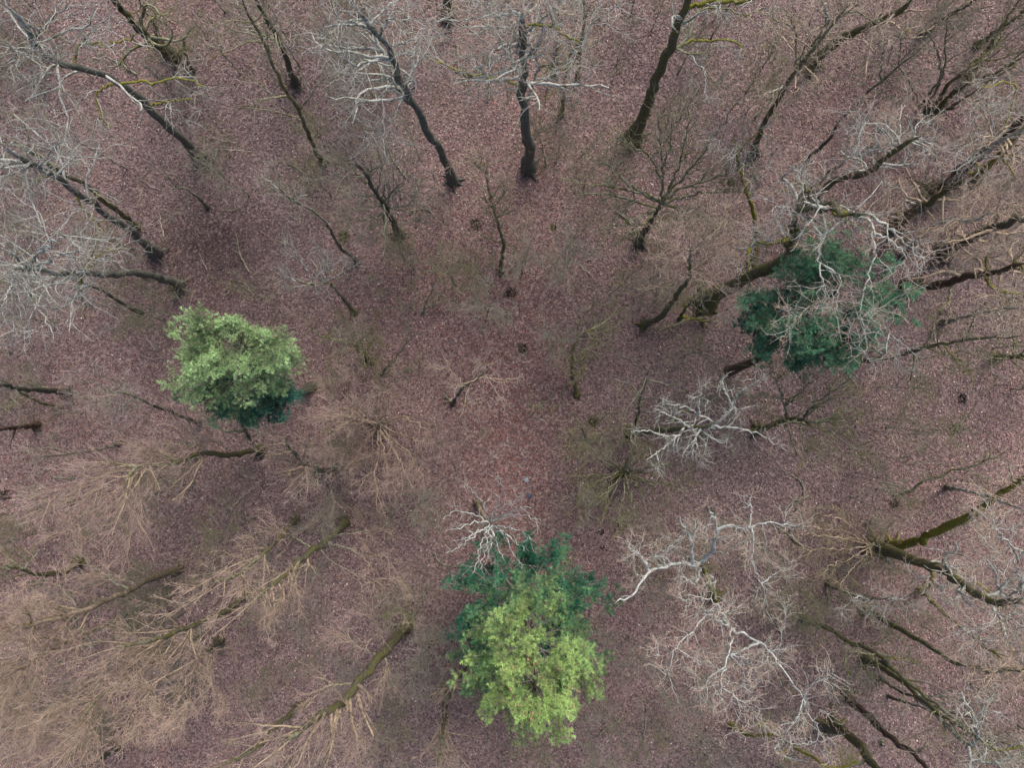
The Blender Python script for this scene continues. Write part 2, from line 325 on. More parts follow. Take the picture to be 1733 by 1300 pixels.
tree('bare_oak','thick mossy oak with a broad green foot and yellow boughs reaching right, near the top','1072,232 1085,205 1095,175 1108,140 1125,105 1140,65 1152,30 1165,0 1175,-40',25,17,
 [('1138,92 1180,92 1215,78 1235,82',5,1,'moss'),('1148,76 1170,70 1205,68 1240,70 1258,85',5,1.4,'green'),('1145,78 1165,60 1175,30 1192,15 1232,15 1265,28 1292,50',7,2,'moss'),('1160,5 1200,2 1250,2 1300,-15',9,2,'green'),('1165,92 1180,108 1192,120 1193,160',3,.2,'birch'),
 ('1265,28 1290,15 1330,14',4,1),('1120,60 1150,45 1160,60',3,0)],bk='moss',tw='silver',n=5,L=2.2,t0=.8,limb_n=3,flare=2.0)
# centre, radiating bare trees
tree('bare_tree','dark radiating tree with long straight spokes, below the thick oak with the broad green foot','1083,410 1090,392 1102,372 1114,352 1122,342',15,7,
 [('1118,345 1122,310 1122,270 1115,220 1112,190',8,5,'moss'),('1120,342 1140,305 1150,275 1165,215 1168,175',9,5,'moss'),('1122,330 1160,295 1205,238 1250,165',6,5,'moss'),('1122,335 1180,310 1240,290 1290,270',6,3,'moss'),
 ('1120,345 1080,325 1040,318 980,308 945,298',7,2.5,'moss'),('1118,342 1090,325 1070,318 1020,270',6,3,'moss'),('1116,350 1070,338 1020,328 970,330',5,2,'moss'),('1112,355 1090,365 1040,382 1010,388',5,1.5,'moss'),('1108,362 1080,385 1055,405 1030,415',6,1,'moss'),
 ('1122,338 1170,330 1215,322 1270,325',5,2.5,'moss'),('1122,345 1150,355 1165,375',5,1,'moss'),('1116,300 1095,260 1075,250 1050,235',5,3,'moss'),('1120,290 1135,240 1140,200',5,3,'moss')],bk='dark',tw='olive',sty='thin',n=6,L=3.2,limb_n=13,t0=.7,dens=1.4)
tree('bare_tree','mossy straight trunk slanting to a pale crown, right of the thick green footed oak','1275,262 1285,230 1300,198 1325,155 1345,122 1372,90 1400,50 1440,5',12,18,
 [('1345,115 1347,80 1345,50 1330,15',5,3),('1370,85 1388,55 1403,20',5,3),('1348,110 1365,70 1375,30',4,3,'moss'),('1345,50 1320,35 1290,20 1265,20',4,1),('1400,50 1400,20 1390,0',5,2,'birch'),('1420,25 1450,20 1470,30 1510,35',4,1),('1332,145 1305,155 1285,162',4,1,'birch')],bk='moss',tw='cream',n=20,L=3.6,t0=.6)
tree('bare_tree','green mossy trunk climbing to a pale blue forked crown, right of the spoked tree','1275,448 1280,410 1278,370 1265,325 1255,295 1248,262 1240,232',12,11,
 [('1252,280 1225,245 1205,232',3,1.5,'birch'),('1250,265 1270,235 1290,220',3,1.5),('1252,275 1285,285 1315,262',3,1,'birch'),('1280,405 1265,425 1268,460',4,.6,'green')],bk='green',tw='silver',sty='open',n=16,L=2.6,t0=.6)
tree('bare_tree','bent mossy trunk under a fan of cream twigs, left of the big lichen oak','1088,550 1108,542 1128,525 1148,497 1168,465 1167,440 1172,415',13,10,
 [('1170,440 1190,420 1230,405 1265,385',4,1.5,'beech'),('1165,432 1130,410 1105,400',3,1.5,'beech'),('1168,425 1160,385 1165,350',3,2,'beech'),('1172,430 1195,390 1200,360',3,2,'beech'),('1150,492 1130,480 1118,490',3,.5),('1180,440 1200,460 1205,480',3,1,'beech'),('1175,420 1215,395 1245,350',3,2,'beech')],bk='moss',tw='cream',sty='open',n=26,L=3.0,t0=.7,dens=1.2)
tree('shrub','mossy low tree with yellow green stubs at the foot of the big lichen oak','1150,540 1160,522 1170,512 1178,500',8,4,[('1165,520 1150,515 1148,505',6,.3,'green'),('1170,540 1190,542 1205,545',6,.4,'green'),('1165,540 1130,555 1105,552',4,.3,'moss')],bk='moss',tw='green',sty='open',n=14,L=1.8,t0=.3,cat='tree')
tree('bare_oak','big oak with a thick dark leaning trunk and mossy forks spreading over the teal pine','1194,512 1215,498 1238,482 1262,470 1300,452 1336,432 1342,400 1352,365 1385,350 1430,360 1470,362',30,17,
 [('1340,400 1325,408 1300,412 1275,412 1265,430',9,1,'green'),('1338,430 1360,425 1372,418 1368,395',8,1,'green'),('1345,395 1332,380 1330,400',6,1,'moss'),('1352,370 1330,350 1310,352 1305,368',4,2,'birch'),('1370,355 1400,350 1430,352 1460,370',6,2,'birch'),
 ('1400,355 1430,375 1455,382 1475,395',8,1,'green'),('1432,372 1405,390 1390,410 1385,440 1392,480 1395,515',5,0,'birch'),('1485,400 1480,430 1470,465 1460,500 1455,540',6,0,'birch'),('1455,540 1465,570 1467,590 1455,600',3,0,'birch'),
 ('1500,395 1520,415 1535,450 1540,480',5,0,'birch'),('1475,365 1510,390 1545,425 1570,445',6,1,'birch'),('1385,350 1365,320 1345,300',6,3),('1350,365 1360,330 1400,300 1440,265',7,3,'moss'),('1440,265 1450,240 1458,215 1440,190',5,1,'birch'),
 ('1395,505 1370,520 1350,540',3,0),('1265,470 1290,500 1300,540',3,1,'beech'),('1262,470 1255,450 1240,440',3,1),('1395,440 1420,470 1415,530 1425,580',4,0,'birch'),('1275,475 1250,500 1235,540',3,1,'beech')],bk='moss',tw='tan',n=10,L=3.8,t0=.5,dens=1.,limb_n=6)
tree('bare_tree','crooked mossy small tree with one long bough bent to upper right, right of centre','978,670 972,650 968,625 968,600 978,572 1000,555',10,5,[('985,565 1015,550 1030,538 1046,520',5,-.8,'moss'),('970,620 960,600 945,590',3,1,'moss'),('968,605 985,620 975,640',3,.5,'green')],bk='moss',tw='green',sty='open',n=20,L=2.5,t0=.35)
tree('dead_snag','dark forked dead stem with bare side sticks, just below centre right','996,748 990,738 985,722 975,708 966,698',7,2.5,[('978,713 940,712 900,710',2,.3,'dark'),('985,725 965,730 945,738',2,.2,'dark'),('990,738 1005,742 1015,755',2,.2,'dark')],bk='dark',tw='olive',sty='thin',n=3,L=.8,limb_n=2,cat='dead tree')
tree('bare_tree','dark mossy forked stem above the pale horizontal oak, right of centre','1070,738 1076,715 1082,695 1084,672 1095,645 1100,620',8,7,[('1083,680 1072,655 1050,645 1030,640',3,1,'dark'),('1082,690 1100,698 1120,690',2,1,'dark'),('1085,668 1062,690 1050,730',2,1,'dark'),('1096,645 1130,650 1160,648',3,1,'dark')],bk='dark',tw='olive',sty='thin',n=8,L=2.)
tree('bare_oak','oak with a mossy level trunk and white twisted limbs, below left of the teal pine','1064,732 1090,730 1125,728 1160,724 1195,722 1215,715',15,13,
 [('1160,735 1135,748 1110,768 1094,780',6,1,'birch'),('1145,742 1128,738 1100,730 1064,730',4,1,'birch'),('1205,722 1240,725 1270,730 1295,740 1310,752',5,1,'birch'),('1205,718 1225,705 1240,685 1252,662 1280,648 1300,640',6,2,'birch'),
 ('1170,722 1150,712 1125,700 1108,690',5,1,'birch'),('1195,700 1160,690 1135,685 1118,673',4,2,'birch'),('1190,735 1170,752 1158,765 1154,777',4,0,'birch'),('1180,745 1183,765 1186,776',3,0,'birch'),('1240,685 1228,665 1220,640',4,1,'birch'),
 ('1195,735 1220,750 1230,745 1230,738',4,0,'birch'),('1150,740 1145,755 1148,768',3,0,'birch'),('1185,700 1184,665 1182,635',4,2,'birch'),('1110,768 1115,785 1112,798',3,0,'birch'),('1215,700 1245,690 1240,720',3,0,'birch'),('1130,725 1148,700 1170,690 1200,680',4,2,'moss')],bk='moss',tw='grey',n=8,L=2.0,t0=.55,limb_n=5,dens=.8)
tree('coppiced_shrub','olive green many stemmed shrub fanning in all directions, right of the pale spoked tree','1046,806 1055,801 1064,798',14,2,
 [(q,3.2,rz,'moss') for q,rz in [('1060,800 1068,770 1070,735 1072,700',4),('1058,798 1045,770 1038,740 1030,715',4),('1055,800 1020,780 990,765 960,755',3.5),('1052,803 1010,803 965,808',3),('1058,803 1030,830 1000,850 975,870',3),('1062,803 1055,840 1050,870 1055,900',4),('1066,803 1085,835 1105,860 1130,885',4),
 ('1068,802 1100,815 1140,820 1180,835',4),('1066,798 1100,790 1140,785 1175,782',4),('1064,796 1085,770 1100,750',3),('1062,804 1070,850 1075,890',4),('1050,800 1015,815 985,835',3)]],bk='moss',tw='olive',sty='fan',n=26,L=3.6,t0=.2,limb_n=7,cat='shrub')
tree('bare_tree','low sprawling mossy tree with a fan of dark branches pointing up, below the teal pine','1280,727 1300,722 1320,714 1345,710 1368,714 1386,717',14,6,
 [('1335,710 1328,690 1322,665 1312,638',6,3,'dark'),('1330,690 1350,668 1378,640',4,3,'dark'),('1360,708 1375,685 1400,668 1430,648 1445,640',5,3,'dark'),('1375,700 1398,678 1412,672',3,2,'dark'),('1335,704 1300,700 1272,692',3,1,'dark'),('1325,675 1300,670 1272,672',3,2,'dark'),
 ('1386,716 1398,708 1412,710',6,.5,'moss'),('1388,718 1410,735 1450,760 1480,775',3,1,'dark'),('1358,712 1355,740 1360,770',3,1,'moss'),('1390,712 1420,700 1465,690',3,1.5,'moss'),('1380,718 1400,745 1425,785',2,1,'moss')],bk='moss',tw='olive',sty='fan',n=16,L=3.4,t0=.45,limb_n=8)
tree('sapling','snaking thin mossy stem leaning right over open leaf litter near the right edge','1514,836 1540,833 1555,818 1578,808 1597,806 1610,796 1640,792 1665,782 1700,768',7,5,[('1640,792 1665,775 1690,772',3,.4,'moss')],bk='moss',tw='olive',sty='thin',n=10,L=1.6,t0=.6,cat='tree')
tree('bare_tree','bright green mossy trunk slanting up to the right edge, lower right','1508,926 1540,920 1580,902 1632,876 1652,868 1690,838 1733,812 1780,780',19,15,[('1633,876 1648,860 1665,855',3,1,'green'),('1635,865 1650,885 1672,912',3,3,'birch')],bk='green',tw='cream',n=6,L=3,t0=.7)
tree('bare_oak','big mossy oak with yellow green stubs and white tangled limbs at the lower right edge','1478,922 1500,930 1530,942 1560,953 1590,962 1625,985 1660,1010 1700,1020 1735,1010',24,16,
 [('1572,956 1577,975 1572,995 1560,1005',7,-.5,'green'),('1560,950 1590,952 1615,962 1625,975 1640,985 1648,975',6,1,'birch'),('1650,978 1648,998 1630,1008 1612,1015 1592,1012',5,1,'birch'),('1592,1012 1595,1003 1606,1005 1610,1015',3,0,'birch'),('1675,985 1685,1010 1688,1035',8,1,'green'),
 ('1700,1018 1715,1010 1718,1030 1705,1045 1685,1055',6,1,'birch'),('1720,1010 1735,1025 1750,1040',6,1,'birch'),('1700,1020 1690,995 1680,960 1668,945',5,1,'birch'),('1735,1000 1722,960 1715,930 1695,905 1670,890',5,2,'birch'),('1715,930 1740,935 1760,930',4,0,'birch'),('1690,1050 1660,1065 1640,1070 1625,1062',4,0,'silver' if 0 else 'birch'),
 ('1690,1050 1705,1090 1720,1110',6,0,'green'),('1725,1000 1750,980 1770,960',6,1),('1510,933 1495,945 1470,940',5,-1,'moss'),('1640,1085 1665,1082 1690,1080',3,-2,'birch')],bk='moss',tw='tan',n=12,L=3.8,t0=.55,dens=.95,limb_n=7)
tree('shrub','feathery olive branched shrub sweeping left from the foot of the big mossy oak','1488,926 1478,922 1468,924',13,2,
 [(q,4,rz,'beech') for q,rz in [('1472,922 1440,905 1400,895 1360,892',2.5),('1470,922 1430,912 1385,905 1350,905',2.5),('1470,924 1430,930 1390,930 1365,935',2.5),('1472,926 1440,945 1410,955 1385,975',2.5),('1474,926 1450,955 1430,980 1420,1000',2.5),('1474,920 1440,890 1410,875 1375,870',3)]],bk='moss',tw='green',sty='fan',n=14,L=2.6,t0=.2,limb_n=9,dens=1.3,cat='shrub')
# lower right
tree('bare_tree','long thin mossy stem running diagonally down right with one bough hanging straight down, lower right','1361,1046 1378,1055 1400,1063 1420,1076 1430,1085 1455,1092 1475,1102 1500,1120 1530,1150 1560,1175 1600,1205 1650,1240',11,15,
 [('1430,1085 1431,1115 1434,1150 1436,1180',4,1.5,'moss'),('1443,1090 1455,1115 1463,1140',2,1,'moss'),('1465,1096 1490,1085 1510,1072',3,1,'moss'),('1500,1118 1530,1115 1560,1122',2,1,'green')],bk='moss',tw='olive',sty='thin',n=18,L=2.8)
tree('bare_tree','brown mossy trunk curving right to the frame edge under a broken white stick, lower right','1466,1034 1485,1042 1505,1056 1535,1072 1560,1085 1590,1108 1625,1125 1660,1135 1700,1138 1740,1130',12,14,[('1640,1128 1690,1132 1733,1130',4,1,'brown'),('1700,1137 1720,1125 1735,1118',3,1)],bk='moss',tw='tan',n=10,L=3.2,t0=.75)
tree('bare_tree','dim mossy straight trunk with a rounded broken foot, lower right','1468,1116 1500,1135 1530,1155 1558,1182 1600,1215 1650,1245 1690,1265',12,15,bk='moss',tw='olive',sty='beech',n=14,L=3,t0=.5,dens=.6)
tree('bare_tree','thin black stem low in the bunch of parallel trunks, lower right','1492,1150 1520,1170 1550,1182 1590,1200 1640,1215 1690,1225',6,12,bk='dark',tw='grey',sty='thin',n=8,L=2.4)
tree('bare_tree','thin black broken line of a trunk below the bunch of parallel trunks, lower right','1505,1180 1540,1192 1575,1205 1620,1240 1660,1250 1720,1262',5,12,bk='dark',tw='olive',sty='thin',n=8,L=2.4)
tree('bare_tree','smooth thick brown trunk with a cut looking rounded foot, near the bottom right corner','1433,1180 1455,1200 1480,1222 1505,1248 1535,1268 1560,1290 1600,1330',16,15,bk='brown',tw='cream',sty='fan',n=20,L=3,t0=.62)
tree('bare_tree','thickest dark mossy trunk curving down to the bottom edge right of the pale limb crown','1408,1228 1432,1242 1455,1262 1470,1285 1490,1310 1520,1345',22,13,bk='moss',tw='grey',n=4,L=2.6,t0=.6)
tree('bare_birch','white limbed birch crown breaking through at the bottom right corner','1500,1120 1545,1170 1590,1215 1640,1265 1655,1240 1645,1205 1632,1190',11,17,
 [('1640,1265 1642,1280 1640,1320',10,1,'birch'),('1655,1240 1665,1215 1672,1190',5,1,'birch'),('1645,1205 1630,1180 1627,1170',4,0,'birch'),('1645,1285 1680,1290 1720,1280',7,1,'birch'),('1655,1250 1690,1270 1733,1262',5,1,'green'),('1655,1245 1668,1262 1665,1290',4,1,'birch')],bk='birch',tw='cream',n=7,L=2.6,t0=.75)
tree('bare_oak','great pale oak crown of thick blue white twisted limbs, right of the tall green pine','1207,1008 1200,988 1192,968 1187,952',20,10,
 [('1188,954 1203,990 1216,1022 1235,1062',12,3.5,'moss'),('1190,950 1172,960 1155,950 1125,962 1098,968 1088,985 1075,1000 1042,1025',9,4,'lichen'),('1190,948 1205,930 1214,900 1210,878 1198,860',8,4,'lichen'),('1172,942 1170,915 1155,890 1150,872',6,3,'lichen'),('1188,955 1180,985 1165,985 1153,975 1153,990',5,3,'lichen'),('1098,968 1090,950 1075,935 1060,925',5,1,'lichen'),
 ('1130,960 1122,940 1140,920 1150,912',4,1,'lichen'),('1210,900 1240,890 1265,895 1272,865 1268,850',6,1,'lichen'),('1272,900 1300,885 1340,890 1365,895',5,1,'lichen'),('1275,905 1275,930 1270,950',5,0,'lichen'),
 ('1234,1062 1215,1050 1200,1040 1180,1032',10,3,'lichen'),('1234,1062 1222,1038 1208,1020 1180,1012 1160,1008',8,3,'lichen'),('1195,1045 1170,1070 1145,1095 1130,1142',7,1,'lichen'),('1145,1100 1165,1110 1175,1118',3,0,'lichen'),('1235,1062 1235,1095 1228,1125 1220,1150 1222,1165',10,3,'lichen'),
 ('1222,1165 1245,1180 1253,1205 1252,1222',5,0,'lichen'),('1222,1130 1198,1150 1198,1180 1190,1190',5,0,'lichen'),('1236,1066 1265,1080 1290,1090 1312,1118 1340,1155 1362,1185',9,2,'lichen'),('1290,1088 1270,1095 1250,1105 1230,1110',5,0,'lichen'),('1235,1110 1265,1115 1285,1120 1305,1120',4,0,'lichen'),
 ('1362,1185 1350,1215 1335,1235 1330,1245',6,0,'lichen'),('1362,1185 1368,1212 1385,1232 1378,1270',6,0,'lichen'),('1362,1180 1375,1160 1400,1145',4,1,'lichen'),('1365,1245 1345,1260 1310,1240 1285,1225',5,-1,'lichen'),('1235,1110 1258,1135 1260,1160',4,0,'lichen'),
 ('1278,960 1292,1000 1300,1040 1312,1065 1325,1070',7,-4,'lichen'),('1290,985 1315,970 1335,965',4,0,'lichen'),('1325,1070 1330,1045 1318,1015 1295,1000',4,0,'lichen'),('1325,1070 1320,1095 1300,1105',3,0,'lichen')],bk='moss',tw='tan',n=5,L=2.8,t0=.7,limb_n=7,dens=1.)
tree('bare_oak','yellow moss covered limb with white patches poking in at the bottom edge, lower right','1240,1230 1275,1245 1310,1245 1345,1265 1385,1288 1400,1310 1420,1335',9,12,[('1395,1298 1420,1300 1455,1290',9,1,'green'),('1330,1250 1310,1270 1340,1285 1370,1290',5,2,'birch'),('1310,1245 1290,1225 1282,1222',5,1,'birch')],bk='green',tw='grey',n=8,L=2.2,t0=.5)
# bottom and lower left
tree('spoked_tree','pale tan tree, its thin branches radiating like wheel spokes, touching the tall green pine','808,852 815,866 824,880 829,888',11,7,
 [(q,2.7,rz,'lichen') for q,rz in [('826,884 850,862 880,840 905,818',4),('828,884 845,850 850,825 842,805',4),('826,882 818,855 800,830 785,815',4),('826,884 800,870 770,865 745,880',3),('826,887 800,885 775,895 752,897',3),('828,890 805,905 780,925 752,938',4),('829,892 815,920 808,950 800,970',4),('832,892 842,925 850,945',4),
 ('834,890 855,910 868,935 885,960',4),('834,886 865,895 890,905 910,925',4),('832,884 865,872 900,875 925,885',4),('830,892 822,930 812,965',4),('834,880 870,865 905,860',4),('836,890 870,915 895,935',4),('827,890 790,910 765,915',3),('831,892 832,915 826,940',3)]],bk='beech',tw='pink',sty='thin',n=1,L=1.6,t0=.8,limb_n=4,dens=.8,fine=.8)
tree('bare_tree','mossy round footed trunk slanting down left to a twiggy crown, left of the tall pine','690,1052 677,1068 660,1092 645,1108 628,1130 612,1148 590,1178 570,1195 535,1215 505,1238 470,1262',21,17,
 [('640,1112 600,1090 585,1075 568,1070',3,-1,'dark'),('612,1148 590,1158 560,1160 540,1172',4,.5,'moss'),('645,1105 655,1125 650,1145',5,1,'moss'),('648,1105 640,1070 625,1040',2,1,'dark'),('540,1212 520,1250 500,1290',5,1,'beech'),('600,1165 620,1195 600,1240',3,2,'beech'),('580,1190 600,1240 610,1290',4,2,'beech')],bk='moss',tw='pink',sty='beech',n=26,L=3.6,t0=.55)
tree('bare_tree','mossy stump footed trunk forking into dark stems, left of the pale spoked tree','582,884 568,900 550,918 530,930 512,945 490,962 470,985 440,1008 415,1030',15,14,
 [('515,942 505,965 498,1005 500,1020',5,1,'moss'),('535,930 560,950 600,970 650,980 690,958',2,-1,'dark'),('560,905 610,900 670,885',3,1,'dark'),('560,925 620,940 660,945 695,955',3,-.5,'dark'),('530,930 490,905 465,900',3,1,'moss'),('470,985 480,1010 460,1040',4,1,'beech')],bk='moss',tw='tan',sty='beech',n=26,L=3.2,t0=.45)
tree('bare_tree','pinkish multi stemmed hornbeam with a wide feathery crown, left of centre','645,722 625,716 605,712 585,705',12,9,
 [(q,6,rz,'beech') for q,rz in [('640,720 610,700 580,690 560,665',5),('642,722 600,725 570,712 545,705',5),('645,722 660,740 690,765 715,815',4),('640,722 640,760 635,810 640,845',5),('640,722 610,760 590,800',5),('645,720 680,705 710,720 740,730',4),('645,718 640,690 655,660 680,640',5),
 ('638,720 600,690 590,650 600,630',6),('640,722 665,760 690,810 700,830',4),('640,722 655,790 670,840',4),('640,720 615,745 560,760',6),('646,720 690,740 740,755',3)]],bk='beech',tw='pink',sty='beech',n=26,L=4.2,t0=.15,limb_n=8,dens=1.2)
tree('bare_tree','dark forked tree with drooping black shoots, under the pinkish hornbeam crown','582,790 560,794 545,798 525,790 505,775 490,755 485,738',13,9,
 [('520,788 495,785 470,768',5,2,'dark'),('548,796 550,830 548,880',3,-1,'dark'),('560,794 568,815 565,860',3,-1,'dark'),('575,792 590,788 602,785',4,1,'moss'),('545,798 520,808 510,822',5,1,'moss'),('510,778 520,755 530,720',3,2,'dark'),('560,840 590,860 620,868',2,0,'dark')],bk='dark',tw='pink',sty='beech',n=20,L=3.2,t0=.3)
tree('bare_tree','lilac twigged faint tree with pale straight shoots, just left of centre','765,684 772,672 782,658 800,645 830,625',7,9,[('785,655 770,635 755,620',2,2,'grey' if 0 else 'beech'),('795,648 815,620 830,600',2,2,'beech'),('782,660 810,668 835,670',2,2,'beech')],bk='dark',tw='lilac',sty='open',n=12,L=2.6,t0=.35)
tree('bare_tree','forked mossy small tree with a V of dark boughs, right of the yellow green pine','622,612 618,602 612,592 604,582',9,3.5,[('616,600 605,582 618,568 628,552 634,538',5,1.5,'moss'),('612,596 590,578 572,575 548,570 525,558 518,545',5,2,'moss'),('616,602 630,600 642,602',3,.4,'dark'),('620,590 630,580 632,570',4,.6,'green'),('572,575 580,590 582,600',3,0,'dark'),('548,570 560,560 578,545',3,.5,'moss')],bk='moss',tw='olive',sty='open',n=12,L=2.8,limb_n=6,t0=.3)
tree('sapling','slender leaning stem pointing up right beside the forked mossy small tree','646,633 662,615 680,592 695,572 720,560',6,4,bk='dark',tw='olive',sty='thin',n=10,L=2.2,cat='sapling')
tree('sapling','small two stemmed sapling making a V on the leaf litter, left of centre','715,530 722,510 732,488 741,452',4,3.5,[('722,520 745,512 766,506 775,510',3,.2,'dark'),('720,526 738,510 745,500',2,.5,'dark'),('722,512 700,490 690,488',2,.5,'dark')],bk='dark',tw='olive',sty='thin',n=5,L=1.5,cat='sapling')
tree('sapling','thin twiggy mossy tree straight below the upright black oak','850,462 850,440 852,415 848,395 838,365 830,330 823,298 826,268',9,7,[('823,300 812,285 805,268',3,1,'moss'),('850,410 870,420 885,435',3,.4,'moss'),('852,398 875,385 890,380',2,.8,'moss'),('835,350 850,330 855,310',3,1,'moss')],bk='moss',tw='tan',sty='open',n=26,L=2.6,t0=.2,dens=1.3,cat='tree')
tree('bare_tree','olive bushy tree with fine upswept branches and a flared foot, below the silver limbed oak','675,398 668,380 655,358 640,330 618,295 600,270',14,9,
 [('655,355 625,340 600,325 585,310',4,2,'dark'),('650,350 615,352 590,360',3,1.5,'dark'),('655,352 690,345 705,330',3,1.5,'dark'),('640,330 645,290 640,250',3,3,'dark'),('660,370 635,380 610,400',2,1,'dark'),('660,370 650,388 640,400',2,.5,'dark'),('668,380 690,375 715,368',2,1,'dark'),('650,345 680,310 690,280',3,3,'dark'),('630,318 600,290 580,250',4,3,'moss')],bk='dark',tw='grey',sty='thin',n=34,L=3.6,t0=.3,limb_n=9,dens=1.3,flare=1.9)
tree('bare_tree','narrow black leaning pole with a small blue grey crown, left of the olive bushy tree','604,442 590,430 577,420 562,395 550,375 535,362 520,350 500,342 480,325 460,308',8,9,[('500,342 495,335 520,330',4,.6,'birch'),('490,335 470,318 440,296',4,1,'birch')],bk='dark',tw='lilac',sty='open',n=20,L=2.0,t0=.72,dens=1.1)
tree('bare_tree','small bluish tree with white level forks above the yellow green pine','600,528 585,512 575,498 562,482 552,478 530,480 502,476',8,6.5,[('530,480 522,460 505,435 495,408',3,2,'birch'),('552,478 565,470 598,450',3,1,'birch'),('548,478 552,460 542,420',3,2,'birch'),('525,478 545,460 575,442',3,1,'birch'),('504,476 492,472',3,0,'birch')],bk='moss',tw='grey',sty='open',n=16,L=2.4,t0=.55)
tree('sapling','crooked little stem standing on the dark purple leaf patch, upper left','350,350 340,340 328,328 312,318 300,318 285,300 270,295',6,5,[('316,335 308,355 292,370 278,388',2,-1,'dark')],bk='dark',tw='grey',sty='thin',n=10,L=2.,t0=.5,cat='sapling')
# left edge
tree('bare_oak','blue grey leaning oak trunk with a silver crown, lower of two parallel trunks at left','262,428 245,412 218,388 190,370 165,350 130,325 95,300 60,280 30,262 0,240',17,20,
 [('130,325 135,345 150,362 162,375',4,-1,'green'),('175,385 165,405 140,425',4,1,'moss'),('95,298 75,290 55,270 40,250',6,3),('60,280 58,320 60,345',4,0,'birch'),('62,282 100,265 150,278 158,282',4,1,'birch'),('60,280 90,290 95,310',4,0),('50,275 30,290 0,300',5,1),('70,278 90,250 110,235',4,2)],bk='oak',tw='silver',n=16,L=3.8,t0=.6,dens=.85)
tree('bare_tree','straighter olive trunk behind the first silver crown at the left edge','228,384 210,365 190,350 165,330 140,310 100,290 60,262 20,235',12,17,bk='moss',tw='grey',sty='open',n=14,L=3.2,t0=.5)
tree('bare_oak','nearly level oak trunk with a yellow moss foot and wide silver crown, left edge','300,483 285,475 268,470 250,465 230,462 208,462 180,465 150,462 120,462 80,458 45,455 10,455',16,20,
 [('150,462 120,470 90,480 60,478',8,1),('60,458 90,435 110,428 150,425',5,2),('45,455 65,430 100,405 120,398',5,3),('60,460 72,480 85,500 95,515',4,1,'birch'),('50,458 50,490 70,530 90,565',5,1,'birch'),('50,500 40,540 30,565',3,0,'birch'),('40,455 20,475 0,478',5,1),('45,455 20,430 0,420',5,2),
 ('155,465 135,480 138,500 145,555',4,-3,'green'),('150,460 165,435 180,425 210,420',4,1,'green'),('30,455 15,490 5,510',5,1,'birch'),('135,455 150,440 170,405',4,1,'moss')],bk='oak',tw='silver',n=18,L=4.,t0=.62,dens=.88,flare=1.9)
tree('bare_tree','smooth thin black stem just below the level oak trunk at the left edge','234,528 222,522 205,513 192,503 172,490 152,482 138,478 110,470 60,455',8,15,bk='dark',tw='grey',n=8,L=2.5,t0=.5)
tree('bare_tree','dark trunk at the left edge, level with the yellow green pine','110,666 92,662 70,661 40,659 0,652 -50,645',13,13,[('95,664 75,655 55,650 35,640',4,.6,'moss')],bk='dark',tw='grey',n=6,L=2.5,t0=.6)
tree('bare_tree','thin olive stem below the dark trunk entering from the left edge','90,688 65,680 45,670 20,655 0,640',6,9,bk='moss',tw='olive',sty='thin',n=8,L=2.2)
tree('bare_tree','faint grey trunk at the left edge between the pine height and the pink crowns','60,720 35,722 10,727 -30,730',11,9,bk='brown',tw='grey',sty='open',n=8,L=2.5)
tree('bare_tree','lilac fluffy crowned tree on a thin black stem, lower left of the yellow green pine','335,716 310,706 285,696 265,688 245,680 225,670 200,665 165,652',8,13,[('225,672 210,685 200,695',3,.6,'birch'),('215,668 180,670 145,672',4,1,'beech')],bk='dark',tw='lilac',sty='open',n=26,L=2.5,t0=.68,dens=1.2)
tree('bare_tree','forked dark tree with a bowed stem and an upright stem, under the yellow green pine','436,768 428,752 418,735 408,712 402,690 398,660',9,7,[('416,731 395,730 375,727 358,716 345,700 338,682',6,2,'dark'),('425,745 450,735 470,710',2,1,'dark'),('380,728 362,710 362,690',2,1,'dark')],bk='dark',tw='olive',sty='thin',n=12,L=2.2)
tree('bare_tree','long level mossy tree with pink feathery crown spreading left, below the yellow green pine','440,762 415,765 390,772 360,768 335,770 310,778 292,785 265,788 240,790 222,800 205,825',12,15,
 [('350,768 340,755 300,752 265,755',5,1,'moss'),('300,782 285,772 260,770',5,1,'moss'),('240,790 225,810 205,840 185,870',4,2,'beech'),('238,792 232,830 228,870 225,900',4,1,'beech'),('215,800 160,830 110,850 75,860',4,2,'beech'),('210,805 160,810 110,830',4,2,'beech'),('395,772 378,755 365,735',3,.5,'dark'),('230,790 190,785 160,786',5,1,'moss')],bk='moss',tw='pink',sty='beech',n=30,L=4.2,t0=.45,dens=1.2)
tree('bare_tree','broken looking thin dark trunk pieces left of the pink feathery crown','200,752 170,760 140,766 105,770 60,772',6,9,[('120,766 90,758 50,760',3,.5,'dark')],bk='dark',tw='pink',sty='open',n=14,L=2.6)
tree('bare_tree','short bowed mossy trunk with a dark clump on its foot near the left edge','132,950 118,962 95,970 60,972 35,965 8,958',13,8,[('50,970 38,945 35,930',3,1,'moss')],bk='moss',tw='olive',sty='open',n=10,L=2.2)
tree('bare_tree','long smooth olive trunk sweeping from the tan clump to the left edge','300,965 282,972 262,978 240,988 222,998 200,1010 180,1018 155,1028 130,1038 90,1050 50,1058 0,1062',13,17,
 [('220,995 195,988 170,968 150,955 135,930 120,885',4,-2,'dark'),('235,985 200,975 175,968',2,0,'dark'),('130,1008 105,995 90,992',3,-1,'dark'),('90,1050 60,1030 30,1020',3,2,'beech'),('60,1058 30,1062 0,1075',5,1,'green')],bk='beech',tw='tan',sty='beech',n=30,L=4.,t0=.6,dens=1.1)
